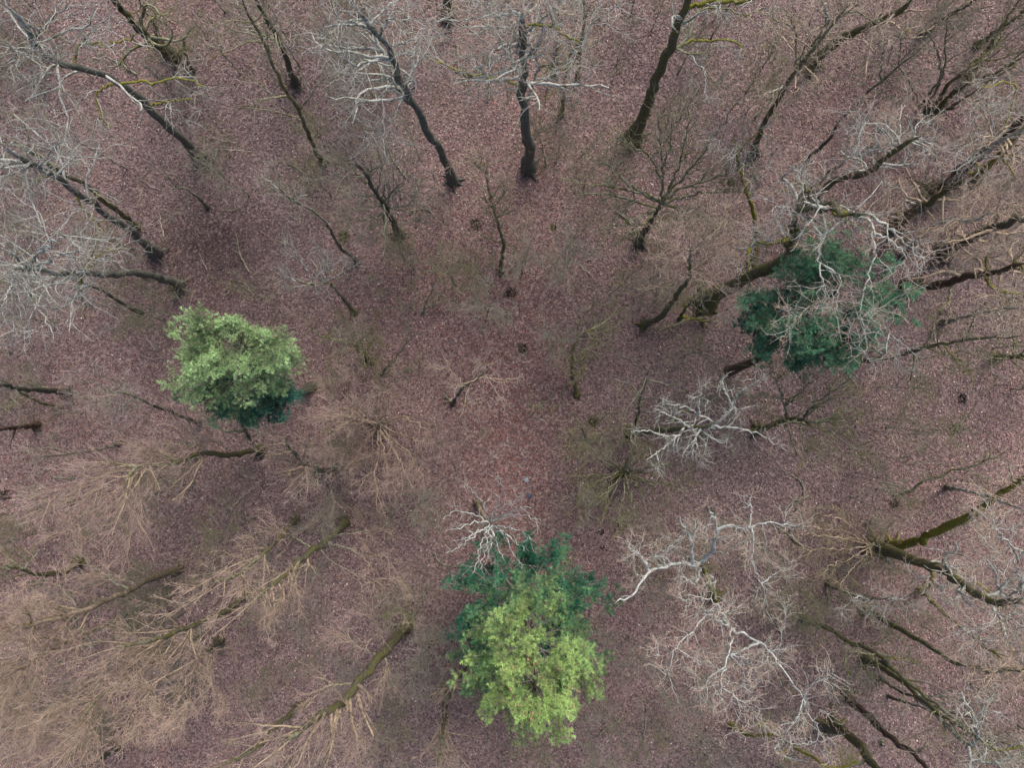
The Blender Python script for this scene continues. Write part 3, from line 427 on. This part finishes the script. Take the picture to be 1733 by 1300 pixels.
tree('bare_tree','olive trunk with many long cream branches combing toward the bottom left corner','420,1006 400,1022 382,1035 360,1045 340,1052 325,1060 305,1066 275,1080 250,1085 225,1092 195,1098',13,13,[('340,1062 342,1075 335,1085',4,-1,'dark'),('300,1072 275,1085 260,1092',4,.5,'dark')],bk='moss',tw='tan',sty='beech',n=26,L=4.2,t0=.5,dens=1.1)
tree('bare_tree','parallel dark stem below the olive trunk, its branches combing toward the bottom left corner','330,1080 300,1090 275,1105 245,1128 215,1148 190,1165 165,1185 130,1225',8,16,
 [('215,1145 180,1160 130,1190 80,1230',4,2,'beech'),('190,1120 150,1150 100,1190 30,1270',5,3,'beech'),('180,1130 160,1180 130,1230 115,1250',4,3,'beech'),('165,1150 110,1200 60,1250 10,1290',4,3,'beech'),('170,1140 120,1170 60,1200 0,1240',4,3,'beech'),('150,1200 120,1230 95,1270 80,1300',4,2,'beech'),('160,1185 150,1225 135,1245',4,1,'beech')],bk='moss',tw='tan',sty='beech',n=30,L=4.6,t0=.45,dens=1.2)
tree('bare_tree','tan crowned tree with thick forked cream boughs, below the olive trunk with combing branches','372,1085 355,1100 340,1112 322,1128',10,11,
 [('330,1115 300,1135 270,1150 245,1185 228,1205 225,1220',6,5,'beech'),('325,1125 310,1165 295,1200 285,1235 272,1250',6,5,'beech'),('345,1110 355,1140 360,1165 385,1180',5,4,'beech'),('318,1140 315,1180 308,1215',5,5,'beech'),('270,1150 260,1165 250,1160',4,1,'beech'),('245,1188 240,1210 238,1225',4,1,'beech')],bk='moss',tw='tan',sty='beech',n=20,L=3.8,t0=.3,dens=1.1)
tree('bare_tree','cream branch tips crowding the left edge just above the bottom left comb of branches','215,1040 175,1060 130,1080 90,1100 50,1120 0,1150',10,18,[('75,1100 70,1135 50,1175 42,1195',4,2,'beech'),('60,1110 20,1150 -10,1180',4,2,'beech'),('55,1105 20,1120 -10,1140',4,1,'beech')],bk='beech',tw='tan',sty='beech',n=30,L=4.2,t0=.6,dens=1.1)
tree('bare_tree','tan hazy crowned tree with dark splinter stems, left of the mossy stump footed trunk','500,880 478,905 455,930 425,955 400,975 350,990',9,15,bk='moss',tw='tan',sty='beech',n=30,L=3.8,t0=.4,dens=1.2)
tree('bare_tree','low black trunk fragment with a pink crown at the bottom edge, left','510,1195 485,1215 462,1235 440,1262 410,1280 380,1295 350,1310',11,10,bk='moss',tw='pink',sty='beech',n=24,L=3.2,t0=.3)
tree('bare_tree','pink twiggy tree with a dark patch at its foot, bottom edge at lower left','200,1265 170,1285 130,1310 80,1340',9,10,bk='dark',tw='pink',sty='beech',n=20,L=3.4,t0=.2)
tree('bare_tree','ochre twig thicket tree with a dark mossy fork, immediately left of the tall green pine','800,1108 792,1120 785,1135 770,1150 755,1165',14,5,[('798,1105 790,1092 765,1085 735,1088 712,1098',3,1.5,'dark'),('775,1145 768,1120 770,1100',3,1,'dark'),('770,1150 750,1158 740,1170',4,.5,'moss')],bk='dark',tw='tan',sty='thin',n=22,L=2.4,limb_n=6,t0=.3)
tree('bare_tree','ochre crowned tree with hanging twigs at the bottom edge, left of the tall pine','755,1180 752,1205 750,1240 745,1290',10,9,bk='moss',tw='tan',sty='beech',n=26,L=3.4,t0=.2)
# right edge and upper right
tree('bare_tree','dark leaning trunk crossing behind pale twigs to the top edge, upper right','1374,107 1395,88 1420,68 1450,50 1478,42 1505,28 1530,10 1560,-20',19,15,bk='moss',tw='cream',n=10,L=3.,t0=.6)
tree('bare_tree','long straight slim stem between two pale crowns, upper right','1360,272 1382,255 1405,232 1425,200 1450,178 1475,150 1490,140 1520,112 1560,82',8,13,[('1488,142 1490,110 1500,70 1512,58',4,3,'dark'),('1525,110 1545,145 1555,175 1553,188',4,-2,'dark'),('1527,110 1525,70 1518,50',3,2,'dark')],bk='dark',tw='pink',sty='open',n=14,L=3,t0=.6)
for i,(b,wd,lb) in enumerate([
 ('1556,186 1572,160 1588,135 1592,110 1580,70 1560,40',6,'leftmost wavy dark stem of the coppice of upright stems, upper right'),
 ('1562,188 1585,150 1597,120 1600,70 1602,20',6,'dark stem with tall straight fork in the coppice of upright stems, upper right'),
 ('1568,190 1590,165 1608,140 1650,105 1700,60',9,'thick mossy middle stem of the coppice of upright stems, upper right'),
 ('1582,192 1610,160 1640,142 1690,120 1733,95',11,'thickest blue green stem of the coppice of upright stems, upper right'),
 ('1590,193 1615,178 1650,155 1680,135 1720,110',7,'lowest mossy stem of the coppice of upright stems, upper right')]):
    tree('coppice_stem',lb,b,wd,12,bk='dark' if i<2 else 'moss',tw='grey' if i<2 else 'olive',sty='open',n=10,L=2.8,t0=.4)
tree('bare_tree','dark mossy trunk at the right end of the upright stems coppice, top right','1640,130 1660,100 1680,70 1705,30 1733,-10',10,11,bk='moss',tw='tan',sty='beech',n=22,L=3.2,t0=.2)
tree('bare_tree','pinkish hazy crown filling the top right corner above the coppice','1560,60 1600,30 1640,5 1690,-30',9,11,bk='dark',tw='pink',sty='beech',n=22,L=3.4,t0=.1)
tree('bare_tree','greenish hazy crown tight in the top right corner, right edge','1655,75 1690,50 1730,20 1770,-10',10,10,bk='moss',tw='olive',sty='beech',n=20,L=3.4,t0=.1)
tree('bare_oak','pale tan oak crown of curling twigs over a mossy trunk, above the big lichen oak','1368,335 1395,318 1425,300 1468,292 1495,270 1530,245 1560,230',17,16,
 [('1440,298 1455,270 1480,248 1512,234 1540,238',8,2,'birch'),('1540,240 1558,225 1575,215',6,1,'birch'),('1450,268 1452,240 1458,222 1440,195',5,1,'birch'),('1500,260 1495,290 1500,300',3,0,'tan' if 0 else 'beech'),('1480,250 1478,230 1500,200',3,1),('1390,320 1370,310 1330,320 1310,330',5,2),('1340,330 1360,300 1375,280',4,2)],bk='moss',tw='tan',sty='oak',n=26,L=3.0,t0=.6,dens=1.35)
tree('bare_tree','thick furrowed brown trunk striking up to the right edge, with the mossy trunk below it','1580,325 1600,312 1625,290 1650,268 1680,245 1710,220 1740,195',25,16,bk='brown',tw='tan',n=10,L=3.4,t0=.55)
tree('bare_tree','short vivid mossy trunk just below the thick furrowed brown trunk, right edge','1658,298 1672,282 1690,266 1710,240 1740,215',17,14,[('1712,275 1715,295 1716,305',4,-1,'green')],bk='green',tw='cream',n=8,L=3,t0=.5)
tree('bare_oak','yellow twigged oak crown in the upper right edge over the vivid mossy trunk','1600,330 1625,300 1655,268 1700,235 1733,215 1760,195',10,18,[('1700,240 1670,230 1640,228 1620,238',5,2,'beech'),('1642,230 1645,260 1645,280',3,0,'beech'),('1645,228 1650,200 1665,175',3,1,'beech'),('1700,235 1720,150 1700,140 1660,150',4,2,'green')],bk='oak',tw='cream',sty='oak',n=16,L=3.6,t0=.5,dens=1.)
tree('bare_tree','double mossy trunk half buried in tan twigs, right of the big lichen oak crown','1518,382 1535,365 1555,350 1580,338 1605,320 1640,300',19,13,[('1515,330 1530,338 1550,345 1580,335',6,3,'birch')],bk='moss',tw='tan',n=18,L=3.,t0=.45)
tree('bare_tree','darkest heavy trunk reaching the right edge, with a white broken bough beside it','1598,428 1625,412 1650,400 1675,388 1705,378 1740,368',25,14,[('1660,392 1680,370 1710,352 1735,345',5,2,'moss')],bk='dark',tw='tan',n=14,L=3.4,t0=.4)
tree('bare_oak','white barked broken bough tree with pink twigs, left of the darkest heavy trunk','1530,432 1550,410 1570,390 1592,375 1612,372 1650,372 1685,360',9,15,[('1655,372 1668,362 1675,355',4,1,'birch')],bk='birch',tw='tan',sty='oak',n=24,L=3.2,t0=.4,dens=1.1)
tree('bare_oak','dark level trunk with a yellow mossy bough, right of the teal pine','1538,484 1565,482 1600,480 1635,468 1665,462 1700,455 1735,445',20,13,
 [('1668,465 1672,480 1690,492 1710,495 1735,500',8,1,'green'),('1698,497 1705,515 1706,530',4,0,'green'),('1672,460 1668,440 1675,425',5,2,'green'),('1700,455 1720,445 1733,455',7,1,'green'),('1612,480 1605,510 1585,535 1575,580',5,2,'moss')],bk='brown',tw='cream',sty='oak',n=18,L=3.6,t0=.5,dens=1.)
tree('bare_tree','long thin level trunk passing below the teal pine to the right edge','1452,612 1480,608 1510,605 1535,598 1560,590 1590,583 1620,578 1660,572 1700,570 1735,568',9,14,[('1555,592 1575,570 1580,548 1590,530',4,1,'moss'),('1600,580 1650,600 1675,610',2,0,'dark'),('1550,600 1545,625 1535,655',4,-1,'moss'),('1590,583 1620,610 1650,650',3,0,'green')],bk='moss',tw='olive',sty='open',n=16,L=3,t0=.4)
tree('bare_tree','white flecked birch shoots hanging between the teal pine and the level trunk','1478,590 1495,600 1505,565 1500,585 1498,600',5,12,[('1500,560 1495,595 1490,625',3,-1,'birch'),('1550,575 1552,605 1548,620',3,0,'birch'),('1520,565 1520,600 1515,625',3,-1,'birch')],bk='birch',tw='cream',sty='open',n=6,L=1.8)
tree('bare_tree','mossy trunk foot with tangled pale twigs at the right edge, below the level trunk','1692,604 1710,604 1733,602 1760,600',10,7,bk='moss',tw='cream',sty='open',n=14,L=2.6,t0=.2)
tree('bare_oak','white twigged crown at the right edge midway between the level trunk and yellow mossy bough','1600,545 1640,535 1680,525 1733,520',8,15,[('1680,525 1695,540 1700,560',4,1,'birch')],bk='birch',tw='cream',sty='oak',n=20,L=2.8,t0=.5)
tree('bare_oak','pale twigged crown at the right edge just above the bright green slanting trunk','1605,825 1650,835 1700,850 1740,868',8,16,bk='birch',tw='cream',sty='oak',n=16,L=3,t0=.7)
tree('bare_oak','cream twigged crown over the lower right edge between the curving trunk and the birch','1560,1000 1600,1040 1650,1080 1700,1120',9,17,bk='green',tw='tan',sty='oak',n=13,L=3.2,t0=.65)
tree('bare_tree','silver tipped small crown with broken white sticks above the brown mossy curving trunk, lower right','1400,990 1425,1000 1455,1012 1480,1015 1510,1012',6,9,[('1475,1015 1450,1010 1425,1032',3,1,'birch'),('1480,1015 1475,1035 1465,1045',3,0,'birch'),('1500,1012 1530,1015 1545,1030',3,.6,'birch')],bk='moss',tw='cream',sty='oak',n=14,L=2.,t0=.6)
#@@REST
# ---------------------------------------------------------------- the three pines
def needle_mat(name, c_shade, c_mid, c_lit):
    m, n, l, b = nodes_mat(name, .6)
    a = n.new('ShaderNodeAttribute'); a.attribute_name = 'tint'; l.new(a.outputs['Color'], b.inputs['Base Color'])
    b.inputs['Subsurface Weight'].default_value = 0
    return m
NM = needle_mat('pine_needles', 0, 0, 0)
CONE = nodes_mat('brown_shoots', .8)[0]; CONE.node_tree.nodes['Principled BSDF'].inputs['Base Color'].default_value = (.36, .20, .14, 1)
def needles(tips, dirs, size, cols, per):
    """a tuft of thin needles at every shoot tip"""
    N = len(tips); d = unit(dirs[:, None, :] * .5 + rng.normal(0, .7, (N, per, 3)) + np.array([0, 0, .3]))
    L = size[:, None, None] * rng.uniform(.6, 1.1, (N, per, 1))
    side = unit(np.cross(d, rng.normal(size=d.shape))) * (.005 + .05 * size[:, None, None])
    o = tips[:, None, :] + rng.normal(0, .12, (N, per, 3)) * size[:, None, None]
    V = np.stack([o - side * .5, o + side * .5, o + d * L + side * .3, o + d * L - side * .3], 2).reshape(-1, 3)
    i = np.arange(N * per)[:, None] * 4
    c = cols[:, None, :] * rng.uniform(.8, 1.2, (N, per, 1))
    return V, i + [0, 1, 2, 3], np.repeat(c.reshape(-1, 3), 4, axis=0)
def pine(label, s, wpx, zt, z0, prof, nb, tuft, per, shade_col, new, lit_range, bk, lean=(0, 0), twn=(8, 5), cones=0, gaps=0, sh=1., sq=1., rag=(.68, 1.2)):  # new: young shoot tone with sunlight painted in; shade_col: painted shade
    P = trunk_line(s, zt); base = P[0].copy(); t = np.linspace(0, 1, len(P))
    r0 = wpx / 2 * H / F; Rd = r0 * (1 - .85 * t) * (1 + .4 * np.exp(-t * 22)); P[0, 2] = -.15
    o = thing('pine_tree', label, 'pine tree', base)
    mesh_from('trunk', [tubes((P - base)[None], Rd[None], 9)], BARK[bk], o)
    zb = np.sort(rng.uniform(z0, zt - .3, nb)); zb = z0 + (zt - .3 - z0) * ((zb - z0) / (zt - .3 - z0))
    BP = np.zeros((nb, 9, 3)); az = np.arange(nb) * 2.39996 + rng.normal(0, .3, nb)
    hh = (zb - z0) / (zt - z0)
    for b in range(nb):
        c = np.array([np.interp(zb[b], P[:, 2], P[:, j]) for j in range(3)])
        rad = np.interp(hh[b], *zip(*prof)) * rng.uniform(*rag)
        rad *= 1 + lean[0] * math.cos(az[b] - lean[1])
        rise = .18 + .55 * hh[b]
        u = np.linspace(0, 1, 9); wob = np.cumsum(rng.normal(0, .035, 9))
        BP[b] = c + np.stack([np.cos(az[b] + wob) * u * rad, np.sin(az[b] + wob) * u * rad * sq, rad * (rise * u ** 1.3 - .12 * np.sin(u * 3))], 1)
    BR = np.linspace(1, .2, 9)[None] * (.045 * (1 - .5 * hh))[:, None]
    Lh = np.interp(hh, *zip(*prof))
    S1, R1 = spawn(BP, BR, twn[0], .35, 1, .85 * sh, 48, .10, .12, 6, .04, r_lo=.008, lt=.45)
    S1 = np.concatenate([S1, np.stack([spline(b[4:], 6) for b in BP])]); R1 = np.concatenate([R1, np.full((nb, 6), .012)])
    S2, R2 = spawn(S1, R1, twn[1], .35, 1, .34 * sh, 60, .30, .12, 4, .10, r_lo=.006, lt=.1)
    wood = mesh_from('boughs', [tubes(BP - base, BR, 5), tubes(S1 - base, np.minimum(R1, .02), 4), tubes(S2 - base, np.minimum(R2, .01), 3)], TW['grey'], o)
    tips = np.concatenate([S2[:, -1], S2[:, 2], S1[:, -1]]); dirs = np.concatenate([unit(S2[:, -1] - S2[:, -2]), unit(S2[:, 2] - S2[:, 1]), unit(S1[:, -1] - S1[:, -2])])
    if gaps:
        keep = rng.random(len(tips)) > gaps; tips, dirs = tips[keep], dirs[keep]
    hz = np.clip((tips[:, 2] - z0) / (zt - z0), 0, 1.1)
    # upper tufts: young shoots and painted sunlight; lower tufts: shade painted as blue-green
    lit_mix = np.clip(lit_range[0] + (lit_range[1] - lit_range[0]) * hz + lowfreq(tips[:, 0] * 3, tips[:, 1] * 3, 4, 1.) * .12 + rng.normal(0, .17, len(tips)), 0, 1)[:, None]
    cols = np.array(shade_col) * (1 - lit_mix) + np.array(new) * lit_mix  # new is the tone with sunlight painted in, the other holds shade
    cols = cols * (1 + .42 * lowfreq(tips[:, 0] * 2, tips[:, 1] * 2 + tips[:, 2] * 2, 9, 1.6))[:, None].clip(.5, 1.5) * rng.uniform(.8, 1.2, (len(tips), 1)); pale = rng.random(len(tips)) < .12 * lit_mix[:, 0]; cols[pale] = cols[pale] * .5 + np.array([.2, .16, .10])
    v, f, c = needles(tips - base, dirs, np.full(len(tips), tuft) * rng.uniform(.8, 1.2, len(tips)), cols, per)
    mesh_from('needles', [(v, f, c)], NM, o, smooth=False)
    top = np.argsort(-(tips[:, 2] + rng.normal(0, 1.2, len(tips))))[:cones]
    for k in top:
        p = tips[k] - base; d = unit(np.array([0, 0, 1.]) + rng.normal(0, .3, 3)); a = np.linspace(0, 1, 7)[:, None]
        q = p + d * a * .16; mesh_from('cone', [tubes(q[None], (.045 * np.sin(np.linspace(.25, 3.0, 7)))[None], 7)], CONE, o)
    return o
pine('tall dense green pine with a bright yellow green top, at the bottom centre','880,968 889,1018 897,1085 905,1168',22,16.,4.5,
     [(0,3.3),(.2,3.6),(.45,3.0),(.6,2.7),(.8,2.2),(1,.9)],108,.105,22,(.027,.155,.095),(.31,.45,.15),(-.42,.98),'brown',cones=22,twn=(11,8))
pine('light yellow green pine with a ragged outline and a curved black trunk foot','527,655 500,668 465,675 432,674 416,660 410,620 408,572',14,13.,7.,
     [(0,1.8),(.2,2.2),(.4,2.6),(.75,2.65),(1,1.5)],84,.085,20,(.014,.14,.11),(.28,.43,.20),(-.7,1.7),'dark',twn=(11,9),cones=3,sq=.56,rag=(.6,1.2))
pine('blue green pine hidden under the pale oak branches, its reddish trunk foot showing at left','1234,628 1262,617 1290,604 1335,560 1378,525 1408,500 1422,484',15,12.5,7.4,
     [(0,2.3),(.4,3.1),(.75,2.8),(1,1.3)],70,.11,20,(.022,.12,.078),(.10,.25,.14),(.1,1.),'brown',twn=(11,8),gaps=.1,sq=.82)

# ---------------------------------------------------------------- small things on the forest floor
def gz(x, y): return float(hgt(np.array([x]), np.array([y]))[0]) - .15
def place(u, v): p = pix(u, v, 0); p[2] = gz(p[0], p[1]); return p
def tuft(label, u, v, r, mat, blades=160, h=.3, cat='moss tuft', name='moss_tuft', group=None):
    p = place(u, v); N = blades
    a = rng.uniform(0, 6.28, N); q = rng.uniform(0, 1, N) ** .6 * r * .6
    o0 = np.stack([np.cos(a) * q, np.sin(a) * q, np.zeros(N)], 1); d = unit(np.stack([np.cos(a), np.sin(a), rng.uniform(.3, 1.6, N)], 1) + rng.normal(0, .4, (N, 3)))
    K = 4; P = o0[:, None, :] + d[:, None, :] * (np.linspace(0, 1, K)[None, :, None] * h * rng.uniform(.5, 1.2, (N, 1, 1)))
    P[..., 2] -= .25 * h * np.linspace(0, 1, K)[None] ** 2
    ob = mesh_from(name, [tubes(P, np.linspace(.012, .004, K)[None].repeat(N, 0), 3)], mat)
    ob.location = p; ob['label'] = label; ob['category'] = cat
    if group: ob['group'] = group
    return ob
def flatmat(name, c): m = nodes_mat(name, .9)[0]; m.node_tree.nodes['Principled BSDF'].inputs['Base Color'].default_value = (*c, 1); return m
GT = flatmat('green_moss', (.06, .09, .02)); DT = flatmat('dark_debris', (.035, .032, .024)); PT = flatmat('leafy_green', (.07, .13, .04))
tuft('green mossy clump beside the narrow black leaning pole', 581, 400, .42, GT)
tuft('dark green clump on the litter above the twiggy sapling foot, right side of centre axis', 866, 495, .36, DT)
tuft('small dark green mound between the dead forked stem and the dark mossy forked stem', 1003, 712, .32, GT)
tuft('vivid small green plant on pale dry leaves near the right edge', 1617, 727, .28, PT, h=.25, cat='plant', name='small_plant')
tuft('tiny dark clump left above the vivid small green plant', 1632, 675, .24, DT)
tuft('dark clump of twigs at the left frame edge', 5, 838, .4, DT)
tuft('mossy round knob on the litter between the upright black oak and the spoked tree', 937, 384, .2, GT, h=.15)
tuft('dark twig heap left of the thin twiggy mossy tree', 806, 379, .36, DT)
tuft('upper dark dot of debris between the tall pine and the pale oak crown', 1018, 902, .2, DT, h=.12)
tuft('lower dark dot of debris between the tall pine and the pale oak crown', 1021, 927, .2, DT, h=.12)
tuft('dark ragged moss heap above centre right of the crooked bough', 885, 590, .3, DT)
tuft('dark clump at the foot of the broken stem, right of the snaking thin stem foot', 1516, 853, .26, DT)
tuft('dark mossy knob beside the spokes of the dark radiating tree', 1237, 309, .26, GT, h=.2)
# stumps
def stump(label, u, v, r, h, bk):
    p = place(u, v); o = thing('stump', label, 'stump', p)
    z = np.array([-.1, .05, h * .5, h * .97, h]); P = np.stack([rng.normal(0, .015, 5), rng.normal(0, .015, 5), z], 1)
    mesh_from('stump_wood', [tubes(P[None], (r * np.array([1.5, 1.2, 1., .97, .02]))[None], 12)], BARK[bk], o)
    a = rng.uniform(0, 6.28, 5); u_ = np.linspace(0, 1, 5)
    RP = np.stack([np.stack([np.cos(x) * r * (.8 + 1.5 * u_), np.sin(x) * r * (.8 + 1.5 * u_), .09 - .16 * u_], 1) for x in a])
    mesh_from('roots', [tubes(RP, (r * .3 * np.linspace(1, .3, 5))[None].repeat(5, 0), 6)], BARK[bk], o)
stump('mossy cut stump in the upper right between two slanting stems', 1530, 56, .2, .35, 'green')
stump('low mossy stump at the bottom right beside the smooth thick brown trunk', 1492, 1258, .12, .25, 'dark')
# crumpled white litter
def crumple(label, u, v, r, mat):
    import bmesh
    bm = bmesh.new(); bmesh.ops.create_icosphere(bm, subdivisions=3, radius=1)
    for x in bm.verts:
        k = 1 + .25 * math.sin(x.co.x * 9 + x.co.y * 5) * math.cos(x.co.z * 8) + rng.normal(0, .1); x.co *= k * r; x.co.z *= .45
    me = bpy.data.meshes.new('crumpled_bag'); bm.to_mesh(me); bm.free(); me.materials.append(mat)
    o = bpy.data.objects.new('crumpled_bag', me); C.objects.link(o); p = place(u, v); p[2] += .05; o.location = p; o['label'] = label; o['category'] = 'litter'
crumple('crumpled white bag on the leaves above the pale spoked tree', 891, 813, .13, flatmat('white_plastic', (.2, .23, .27)))
crumple('crumpled blue black bag on the leaves just below the white one', 896, 840, .14, flatmat('blue_plastic', (.05, .065, .10)))

# fallen branches traced one by one
def fallen(label, s, wpx, bk, tw='grey', nt=5):
    q = pp(s); P = np.array([pix(u, v, 0) for u, v in q]); P = spline(P, 14); P[:, 2] = [gz(x, y) + .08 for x, y, _ in P]
    P[1:-1] += rng.normal(0, .02, (12, 3)); b = P[0].copy(); r = wpx / 2 * H / F; Rr = r * np.linspace(1, .4, 14)
    o = thing('fallen_branch', label, 'branch', b)
    Q, QR = spawn(P[None], Rr[None], nt, .2, 1, .9, 50, .05, .14, 6, -.02, r_lo=.01)
    Q2, QR2 = spawn(Q, QR, 3, .2, 1, .4, 45, 0, .15, 4, -.02, r_lo=.006); Q[..., 2] = np.maximum(Q[..., 2], -.05); Q2[..., 2] = np.maximum(Q2[..., 2], -.03)
    mesh_from('stem', [tubes((P - b)[None], Rr[None], 7), tubes(Q - b, QR, 4), tubes(Q2 - b, QR2, 3)], BARK[bk], o)
fallen('thin fallen branch on the litter above the leaning dark oak trunk','230,125 205,108 190,100 166,88',4,'dark')
fallen('fallen dark branch beside the dark purple leaf patch','420,460 405,430 400,400',3,'dark')
fallen('dark fallen branch on the purple leaves right of the tall green pine','1050,1218 1035,1230 1020,1240 1005,1262',4,'dark')
fallen('straight thin fallen branch far right below the level trunk','1370,840 1345,850 1325,862',3,'dark')
fallen('fallen stick pile piece between the lilac tree and the pinkish hornbeam','770,684 760,676 750,665',4,'dark')
fallen('curved fallen twig by the foot of the lilac faint tree','735,935 742,950 760,958 790,960',3,'dark')
fallen('fallen branch lying between the slim trunk pair and the narrow black pole','485,275 505,285 518,300 524,330',3,'dark')
fallen('dark fallen branch near the left edge under the bowed mossy trunk','180,985 165,975 155,975',4,'dark')

# small bare saplings and loose twigs, scattered singly over the floor
def copy_tree(src, loc, rz, sc_):
    c = src.copy(); C.objects.link(c); c.location = loc; c.rotation_euler = (0, 0, rz); c.scale = (sc_,) * 3
    for ch in list(src.children):
        d = ch.copy(); C.objects.link(d); d.parent = c
    return c
protos = []
for k in range(6):
    u, v = [(1130, 590), (700, 440), (930, 460), (420, 600), (1450, 800), (620, 60)][k]
    pr_ = tree('sapling', 'thin bare olive sapling on the leaf litter', f'{u},{v} {u+(u-866)*.06:.0f},{v+(v-650)*.06:.0f} {u+(u-866)*.13:.0f},{v+(v-650)*.13:.0f}', 1.5, 2.6 + .5 * k, bk='dark', tw=('olive', 'grey', 'olive')[k % 3], sty='thin', n=20, L=1.5, dens=1.3, cat='sapling', group='thin bare saplings scattered over the floor', t0=.15)
    protos.append(pr_)
spots = []
for k in range(230):
    u, v = rng.uniform(0, 1733), rng.uniform(0, 1300)
    if (u - 380) ** 2 + (v - 425) ** 2 < 100 ** 2: continue
    spots.append((u, v)); p = place(u, v); p[2] += .1
    copy_tree(protos[k % 6], p, rng.uniform(0, 6.28), rng.uniform(.6, 1.3))
tp = []
for k in range(4):
    q = np.cumsum(np.c_[rng.uniform(.1, .2, 8), rng.normal(0, .05, 8), np.zeros(8)], 0); q[:, 2] = .1 + rng.uniform(0, .03, 8); q -= [q[4, 0], q[4, 1], 0]
    Rr = np.linspace(.02, .007, 8); Q, QR = spawn(q[None], Rr[None], 4, .2, .9, .4, 40, 0, .1, 5, 0, r_lo=.006); Q[..., 2] = np.clip(Q[..., 2], .03, .2)
    o = mesh_from('fallen_twig', [tubes(q[None], Rr[None], 5), tubes(Q, QR, 3)], (BARK['dark'], TW['grey'], BARK['dark'], TW['cream'])[k])
    o['label'] = 'short fallen twig lying on the leaf litter'; o['category'] = 'twig'; o['group'] = 'loose twigs on the forest floor'; tp.append(o)
for k in range(180):
    src = tp[k % 4]; c = src if k < 4 else src.copy()
    if k >= 4: C.objects.link(c)
    p = place(rng.uniform(0, 1733), rng.uniform(0, 1300)); c.location = p; c.rotation_euler = (0, 0, rng.uniform(0, 6.28)); s_ = rng.uniform(.7, 1.5); c.scale = (s_, s_, 1)

up = []
for k in range(6):
    u, v = [(700, 455), (930, 590), (560, 330), (1160, 600), (420, 330), (1080, 880)][k]
    pr_ = tree('understory_tree', 'slender grey bare young tree with a wispy see-through crown', f'{u},{v} {u+(u-866)*.08:.0f},{v+(v-650)*.08:.0f} {u+(u-866)*.17:.0f},{v+(v-650)*.17:.0f}', 2.5, 5 + .4 * k, bk='dark', tw=('olive', 'grey', 'olive', 'olive', 'grey', 'pink')[k], sty='open', n=34, L=2.3, dens=1.3, cat='young tree', group='wispy young trees under the tall ones', t0=.15, fine=.8)
    up.append(pr_)
for k in range(180):
    u, v = rng.uniform(-30, 1763), rng.uniform(-20, 1320); p = place(u, v); p[2] += .1
    if any((u - a) ** 2 + (v - b) ** 2 < c * c for a, b, c in ((365, 430, 105), (825, 880, 105), (868, 740, 70), (1400, 520, 90), (1640, 740, 110))): continue
    copy_tree(up[k % 6], p, rng.uniform(0, 6.28), rng.uniform(.7, 1.25))
fb = [o for o in bpy.data.objects if o.name.startswith('fallen_branch')]
for k in range(34):
    src = fb[k % len(fb)]; u, v = rng.uniform(0, 1733), rng.uniform(0, 1300); p = place(u, v); p[2] += .08
    if (u - 375) ** 2 + (v - 430) ** 2 < 110 ** 2: continue
    c = copy_tree(src, p, rng.uniform(0, 6.28), rng.uniform(.6, 1.3)); c['label'] = 'bare fallen branch lying loose on the leaf litter'; c['group'] = 'loose branches on the forest floor'
